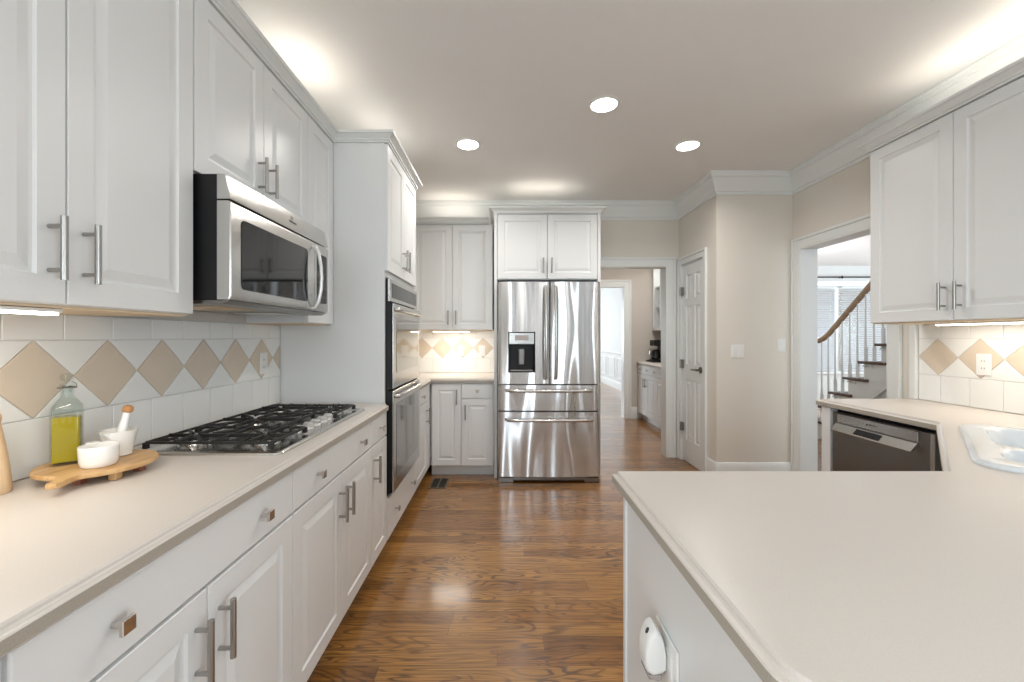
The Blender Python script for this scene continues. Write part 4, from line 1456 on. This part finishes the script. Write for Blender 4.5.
def strip_light(label, loc, rz, ln, power):
    r = thing('under_cabinet_light', label, 'light', loc, rz, 'under cabinet lights')
    mb = MB(); mb.box(0, ln, -0.02, 0.02, -0.008, 0, 0.001); mb.build('housing', 'white', r)
    mb = MB(); mb.box(0.006, ln - 0.006, -0.016, 0.016, -0.014, -0.0082, 0.001); mb.build('diffuser', 'strip', r)
    l = bpy.data.lights.new('strip_lamp', 'AREA'); l.shape = 'RECTANGLE'; l.size = ln - 0.02; l.size_y = 0.03; l.energy = power; l.color = WARM
    o_ = bpy.data.objects.new('strip_lamp', l); C.objects.link(o_); o_.parent = r; o_.location = (ln / 2, 0, -0.016)
    return r


strip_light('lit strip under the tall left wall cabinet', (-1.045, 0.58, UZ0 - 0.0075), R90, 0.40, 1.4)
strip_light('lit strip under the back wall cabinet', (-0.72, 4.30, UZ0 - 0.0075), 0, 0.38, 2.7)
strip_light('lit strip under the right wall cabinet', (2.42, 2.34, UZ0 + 0.0045), RM90, 1.36, 2.8)

# floor register
r = thing('floor_register', 'bronze floor vent beside the back base cabinets', 'floor vent', (-0.565, 3.73, 0.0005))
m = MB(); m.box(-0.075, 0.075, -0.13, 0.13, 0, 0.004, 0.001); m.build('frame', 'vent', r)
m = MB()
for k in range(9):
    for s_ in (-1, 1):
        m.box(0.006 * s_, 0.060 * s_, -0.112 + k * 0.026, -0.098 + k * 0.026, 0.0042, 0.0060)
m.build('slots', 'black', r, smooth=0)

# ------------------------------------------------------------------ stair hall (right doorway)
HX0, HX1, HY1 = XR + T, 9.2, 8.5
m = MB()
wz0, wz1, wa, wb_ = 0.60, 2.33, 5.95, 7.85
m.box(HX0, wa, HY1, HY1 + T, 0, CEIL); m.box(wb_, HX1, HY1, HY1 + T, 0, CEIL); m.box(wa, wb_, HY1, HY1 + T, 0, wz0); m.box(wa, wb_, HY1, HY1 + T, wz1, CEIL)
struct(m.build('wall_hall_far', 'hallwall', smooth=0))
m = MB(); m.box(HX1, HX1 + T, 0.2, HY1 + T, 0, CEIL); struct(m.build('wall_hall_right', 'hallwall', smooth=0))
m = MB(); m.box(HX0, HX1, 0.2, 0.2 + T, 0, CEIL); struct(m.build('wall_hall_near', 'hallwall', smooth=0))
m = MB()
wm = 6.76
for a, b in ((wa, wa + 0.06), (wm - 0.05, wm + 0.05), (wb_ - 0.06, wb_)):
    m.box(a, b, HY1 + 0.01, HY1 + 0.08, wz0, wz1)
for a, b in ((wa + 0.06, wm - 0.05), (wm + 0.05, wb_ - 0.06)):
    m.box(a, b, HY1 + 0.01, HY1 + 0.08, wz0, wz0 + 0.06); m.box(a, b, HY1 + 0.01, HY1 + 0.08, wz1 - 0.06, wz1)
    m.box(a, b, HY1 + 0.02, HY1 + 0.06, (wz0 + wz1) / 2 - 0.02, (wz0 + wz1) / 2 + 0.02)
wn = struct(m.build('window_5', 'trim', smooth=0))
m = MB(); casing(m, 'y', HY1, -1, wa, wb_, wz1, 0.10, wz0); m.box(wa - 0.13, wb_ + 0.13, HY1 - 0.05, HY1 - 0.001, wz0 - 0.04, wz0 - 0.001)
m.build('window_casing', 'trim', wn)
m = MB(); m.box(wa + 0.06, wm - 0.05, HY1 + 0.045, HY1 + 0.05, wz0 + 0.06, wz1 - 0.06); m.box(wm + 0.05, wb_ - 0.06, HY1 + 0.045, HY1 + 0.05, wz0 + 0.06, wz1 - 0.06)
m.build('pane', 'pane', wn, smooth=0)
for lab, a, b, tilt in (('white slatted blind in the left half of the hall window', wa + 0.065, wm - 0.055, 0.040), ('white slatted blind in the right half of the hall window', wm + 0.055, wb_ - 0.065, 0.034)):
    r = thing('window_blind', lab, 'blind', ((a + b) / 2, HY1 - 0.03, wz0 + 0.02), 0, 'blinds of the hall window')
    hw = (b - a) / 2
    m = MB()
    nsl = 36
    for k in range(nsl):
        z = 0.03 + k * 0.0455
        m.loft([[(x, -0.022, z - tilt / 2), (x, -0.022, z - tilt / 2 + 0.002), (x, 0.024, z + tilt / 2 + 0.002), (x, 0.024, z + tilt / 2)] for x in (-hw, hw)])
    m.build('slats', 'blind', r, smooth=0)
    m = MB(); m.box(-hw, hw, -0.026, 0.026, 1.66, 1.70, 0.002); m.build('headrail', 'blind', r)
    m = MB(); m.box(-hw, hw, -0.024, 0.024, 0.0, 0.016, 0.002); m.build('bottom_rail', 'blind', r)
r = thing('curtain_rod', 'thin dark curtain rod across the wall above the hall window', 'curtain rod', (6.9, HY1 - 0.08, 2.50))
m = MB(); m.cyl((-1.2, 0, 0), (1.2, 0, 0), 0.014, 10); m.build('rod', 'black', r)
for x in (-1.2, -0.1, 1.2):
    m = MB(); m.box(x - 0.012, x + 0.012, 0.0, 0.078, -0.012, 0.012, 0.002); m.lathe([(0.006, -0.03), (0.024, -0.012), (0.026, 0.004), (0.010, 0.026)], (x, 0, 0), 12); m.build('bracket', 'black', r)

# stairs: rising towards the lens, open side facing the kitchen
SX0, SX1 = 4.04, 5.05
RUN, RISE = 0.215, 0.20
NS = 10
def STEP(k):
    return 0.03 + RISE * k


def yfar(k):
    return 5.16 - RUN * (k - 3)
r = thing('staircase', 'white staircase with dark treads seen through the hall doorway', 'stairs', (SX0, yfar(1), 0))
ox, oy = SX0, yfar(1)
m = MB()
poly = [(yfar(1) - 0.02 - oy, 0)]
for k in range(1, NS + 1):
    poly.append((yfar(k) - 0.03 - oy, STEP(k) - 0.03)); poly.append((yfar(k + 1) - 0.03 - oy, STEP(k) - 0.03))
poly.append((yfar(NS + 1) - 0.03 - oy, 0))
poly[0] = (yfar(1) - 0.03 - oy, 0)
m.prism(poly, 0.02, SX1 - ox, 'x'); m.build('carriage', 'hallwall', r, smooth=0)
# skirt board, standing proud of the carriage
m = MB()
poly2 = [(yfar(1) - 0.03 - oy, 0.0)] + poly[1:-1]
low = [(yfar(NS + 1) - 0.03 - oy, RISE * NS - 0.39), (yfar(2) - 0.03 - oy, 0.0)]
m.prism(poly2 + low, -0.0, 0.0195, 'x'); m.build('skirt', 'trim', r, smooth=0)
m = MB()
m.prism([(low[0][0], low[0][1] - 0.035), (low[0][0], low[0][1]), (low[1][0], low[1][1] + 0.0), (low[1][0], low[1][1] - 0.035 if False else 0.0)], -0.014, -0.0005, 'x')
m.build('skirt_mold', 'trim', r, smooth=0)
for k in range(1, NS + 1):
    y1, y0 = yfar(k) - oy + 0.02, yfar(k + 1) - 0.09 - oy - 0.03
    z = STEP(k)
    m = MB(); m.box(-0.035, SX1 - ox, y0 + 0.03, y1, z - 0.0295, z, 0.006, 2); tr = m.build('tread', 'tread', r)
    m = MB()
    for q in range(2):
        cy = y1 - 0.07 - q * 0.075
        pts = [(-0.010, cy + 0.026 * math.cos(a) * (1 - 0.09 * j), z - 0.062 + 0.024 * math.sin(a) * (1 - 0.09 * j)) for j, a in enumerate([0.5 * i_ for i_ in range(11)])]
        m.tube(pts, 0.006, 6)
    m.build('scroll_bracket', 'trim', tr)
# railing
r2 = thing('stair_railing', 'white balusters below a brown curved handrail on the stairs', 'railing', (SX0, yfar(1), 0))
def railz(y):
    return 1.00 + (5.44 - y) * 0.955
pts = [(0, y - oy, 1.245) for y in (6.05, 5.85, 5.62, 5.45)] + [(0, 5.36 - oy, 1.255), (0, 5.28 - oy, 1.29)]
y = 5.20
zr = 1.345
while y > 3.2:
    pts.append((0, y - oy, zr)); y -= 0.15; zr += 0.15 * 0.90
def rail_at(yw):
    for a, b in zip(pts, pts[1:]):
        if b[1] <= yw - oy <= a[1]:
            t_ = (yw - oy - a[1]) / (b[1] - a[1])
            return a[2] + (b[2] - a[2]) * t_
    return pts[-1][2]
m = MB(); m.tube(pts, 0.034, 10, 0.85, 1.0); m.build('handrail', 'rail', r2)
for k in range(1, NS):
    for q in (0.055, 0.162):
        yw = yfar(k) - q
        m = MB()
        z0 = STEP(k) + 0.001; z1 = rail_at(yw) - 0.035
        m.box(-0.013, 0.013, yw - oy - 0.013, yw - oy + 0.013, z0, z0 + 0.16, 0.002)
        m.tube([(0, yw - oy, z0 + 0.16), (0, yw - oy, z0 + 0.19), (0, yw - oy, z0 + 0.24), (0, yw - oy, z1)], [0.010, 0.014, 0.0125, 0.0085], 8)
        m.build('baluster', 'trim', r2)
for yw in (5.72, 5.82, 5.92, 6.05):
    m = MB(); m.box(-0.013, 0.013, yw - oy - 0.013, yw - oy + 0.013, 0.001, 0.16, 0.002); m.tube([(0, yw - oy, 0.16), (0, yw - oy, 0.24), (0, yw - oy, 1.21)], [0.010, 0.0125, 0.0085], 8)
    m.build('baluster', 'trim', r2)

# outside the hall window: brick house and lawn
m = MB(); m.box(4.5, 13, 14.0, 14.3, 0, 6); struct(m.build('wall_neighbour', 'brick', smooth=0))
m = MB(); m.box(-12, 20, 13.62, 14.0, -0.12, -0.07); m.box(9.45, 20, -12, 13.62, -0.12, -0.07); m.box(-12, 9.45, -12, YR - 0.32, -0.12, -0.07)
tag(m.build('lawn', 'grass', smooth=0), 'green lawn outside the windows', 'grass', kind='stuff')

# ------------------------------------------------------------------ butler's passage and the room beyond
BX0, BX1, BY1 = -1.3, 2.70, 6.70
m = MB(); m.box(BX1, BX1 + 0.0, YB, BY1, 0, CEIL) if False else None
m.box(BX1, HX0 + 0.10, YF + T, BY1, 0, CEIL)
struct(m.build('wall_butler_right', 'butlerwall', smooth=0))
m = MB(); m.box(BX0 - T, BX0, YB + T, 13.3, 0, CEIL); struct(m.build('wall_butler_left', 'butlerwall', smooth=0))
FO0, FO1, FOZ = 1.05, 1.94, 2.11
m = MB(); m.box(BX0, FO0, BY1, BY1 + T, 0, CEIL); m.box(FO1, HX0 + 0.10, BY1, BY1 + T, 0, CEIL); m.box(FO0, FO1, BY1, BY1 + T, FOZ, CEIL)
struct(m.build('wall_butler_far', 'butlerwall', smooth=0))
m = MB(); casing(m, 'y', BY1, -1, FO0, FO1, FOZ, 0.10)
m.box(FO1 - 0.012, FO1, BY1 - 0.012, BY1 + T + 0.012, 0, FOZ); m.box(FO0, FO0 + 0.012, BY1 - 0.012, BY1 + T + 0.012, 0, FOZ); m.box(FO0 + 0.012, FO1 - 0.012, BY1 - 0.012, BY1 + T + 0.012, FOZ - 0.012, FOZ)
struct(m.build('trim_5', 'trim'))
baseboard('baseboard_butler', [(2.135, BY1), (FO1 + 0.102, BY1)])
m = MB(); m.box(2.85, 2.85 + T, BY1 + T, 13.3, 0, CEIL); struct(m.build('wall_living_right', 'hallwall', smooth=0))
m = MB(); m.box(BX0, 2.85, 13.3, 13.3 + T, 0, CEIL); struct(m.build('wall_living_far', 'hallwall', smooth=0))
m = MB()
sweep(m, [(2.85, BY1 + T + 0.03), (2.85, 13.29)], BPROF)
sweep(m, [(2.85, BY1 + T + 0.03), (2.85, 13.29)], [(0.001, 0.86), (0.014, 0.865), (0.028, 0.89), (0.028, 0.905), (0.001, 0.915)])
for k in range(7):
    y0 = 7.1 + k * 0.9
    for a, b, c_, d_ in ((y0, y0 + 0.7, 0.28, 0.30), (y0, y0 + 0.7, 0.76, 0.78)):
        m.box(2.836, 2.849, a, b, c_, d_)
    m.box(2.836, 2.849, y0, y0 + 0.02, 0.30, 0.76); m.box(2.836, 2.849, y0 + 0.68, y0 + 0.70, 0.30, 0.76)
struct(m.build('trim_6', 'trim', smooth=30))
# butler's base cabinet (faces -X)
by1, by0 = 6.685, 5.15
w = by1 - by0
fr_ = []
nn = 5
for k in range(nn):
    a, b = w * k / nn, w * (k + 1) / nn
    fr_.append(('drawer', a, b, 0.735, BZ1 - 0.004, ((a + b) / 2,)))
for k in range(4):
    a, b = w * k / 4, w * (k + 1) / 4
    fr_.append(('door', a, b, BZ0, 0.731, ('R' if k % 2 == 0 else 'L', 'top')))
cabinet('base_cabinet', 'white base cabinet with a row of small drawers in the passage beyond the back doorway', 'cabinet', (2.165, by1), RM90, w, 0.53, BZ0, BZ1, fr_, True, None)
slab('countertop', 'beige worktop on the cabinet in the passage beyond the doorway', [(2.128, by0 - 0.01), (BX1 - EPS, by0 - 0.01), (BX1 - EPS, by1 + 0.01), (2.128, by1 + 0.01)], [True, False, False, True], group='beige solid worktops')
# glass-door wall cabinet
r = thing('glass_cabinet', 'white glass door wall cabinet in the passage beyond the doorway', 'cabinet', (2.395, by1, 1.40), RM90)
cw, ch, cd = 1.1, 1.03, 0.302
m = MB()
m.box(0, 0.018, 0, cd, 0, ch); m.box(cw - 0.018, cw, 0, cd, 0, ch); m.box(0.018, cw - 0.018, 0, cd, 0, 0.02); m.box(0.018, cw - 0.018, 0, cd, ch - 0.02, ch); m.box(0.018, cw - 0.018, cd - 0.01, cd, 0.02, ch - 0.02)
m.build('carcass', 'cab', r, smooth=0)
for z in (0.35, 0.68):
    m = MB(); m.box(0.02, cw - 0.02, 0.03, cd - 0.012, z, z + 0.015); m.build('shelf', 'cab', r, smooth=0)
for k in range(3):
    a, b = cw * k / 3 + 0.002, cw * (k + 1) / 3 - 0.002
    m = MB()
    fw = 0.05
    m.box(a, a + fw, -0.02, -0.001, 0.002, ch - 0.002, 0.001); m.box(b - fw, b, -0.02, -0.001, 0.002, ch - 0.002, 0.001)
    m.box(a + fw, b - fw, -0.02, -0.001, 0.002, fw, 0.001); m.box(a + fw, b - fw, -0.02, -0.001, ch - fw, ch - 0.002, 0.001)
    d = m.build('door', 'cab', r, smooth=0)
    m = MB(); m.box(a + fw, b - fw, -0.012, -0.008, fw, ch - fw); m.build('pane', 'pane', d, smooth=0)
# dark tray and coffee maker on the butler worktop
m = MB(); m.loft([[(x, y, z) for x, y in rrect(-0.14, 0.14, -0.17, 0.17, 0.03, 4)] for z in (0, 0.0)][:1] + [[(x * k, y * k, z) for x, y in rrect(-0.14, 0.14, -0.17, 0.17, 0.03, 4)] for k, z in ((1.0, 0.004), (1.03, 0.022), (1.0, 0.022), (0.97, 0.008))])
tag(m.build('serving_tray', 'black', loc=(2.40, 6.49, CT)), 'black tray below the coffee maker in the passage', 'tray')
r = thing('coffee_maker', 'black coffee maker on the tray in the passage beyond the doorway', 'coffee maker', (2.40, 6.49, CT + 0.0085), RM90)
m = MB(); m.box(-0.10, 0.10, -0.11, 0.11, 0, 0.03, 0.006); m.box(-0.10, 0.10, 0.02, 0.11, 0.03, 0.33, 0.008); m.box(-0.10, 0.10, -0.10, 0.02, 0.24, 0.33, 0.01); m.build('body', 'black', r)
m = MB(); m.lathe([(0.05, 0.031), (0.068, 0.05), (0.070, 0.10), (0.050, 0.16), (0.045, 0.185)], (0, -0.045, 0), 20); cf = m.build('carafe', 'glassblk', r)
m = MB(); m.tube([(0.0, -0.092, 0.17), (0.0, -0.13, 0.165), (0.0, -0.135, 0.11), (0.0, -0.112, 0.08)], 0.008, 8); m.build('handle', 'steel', cf)
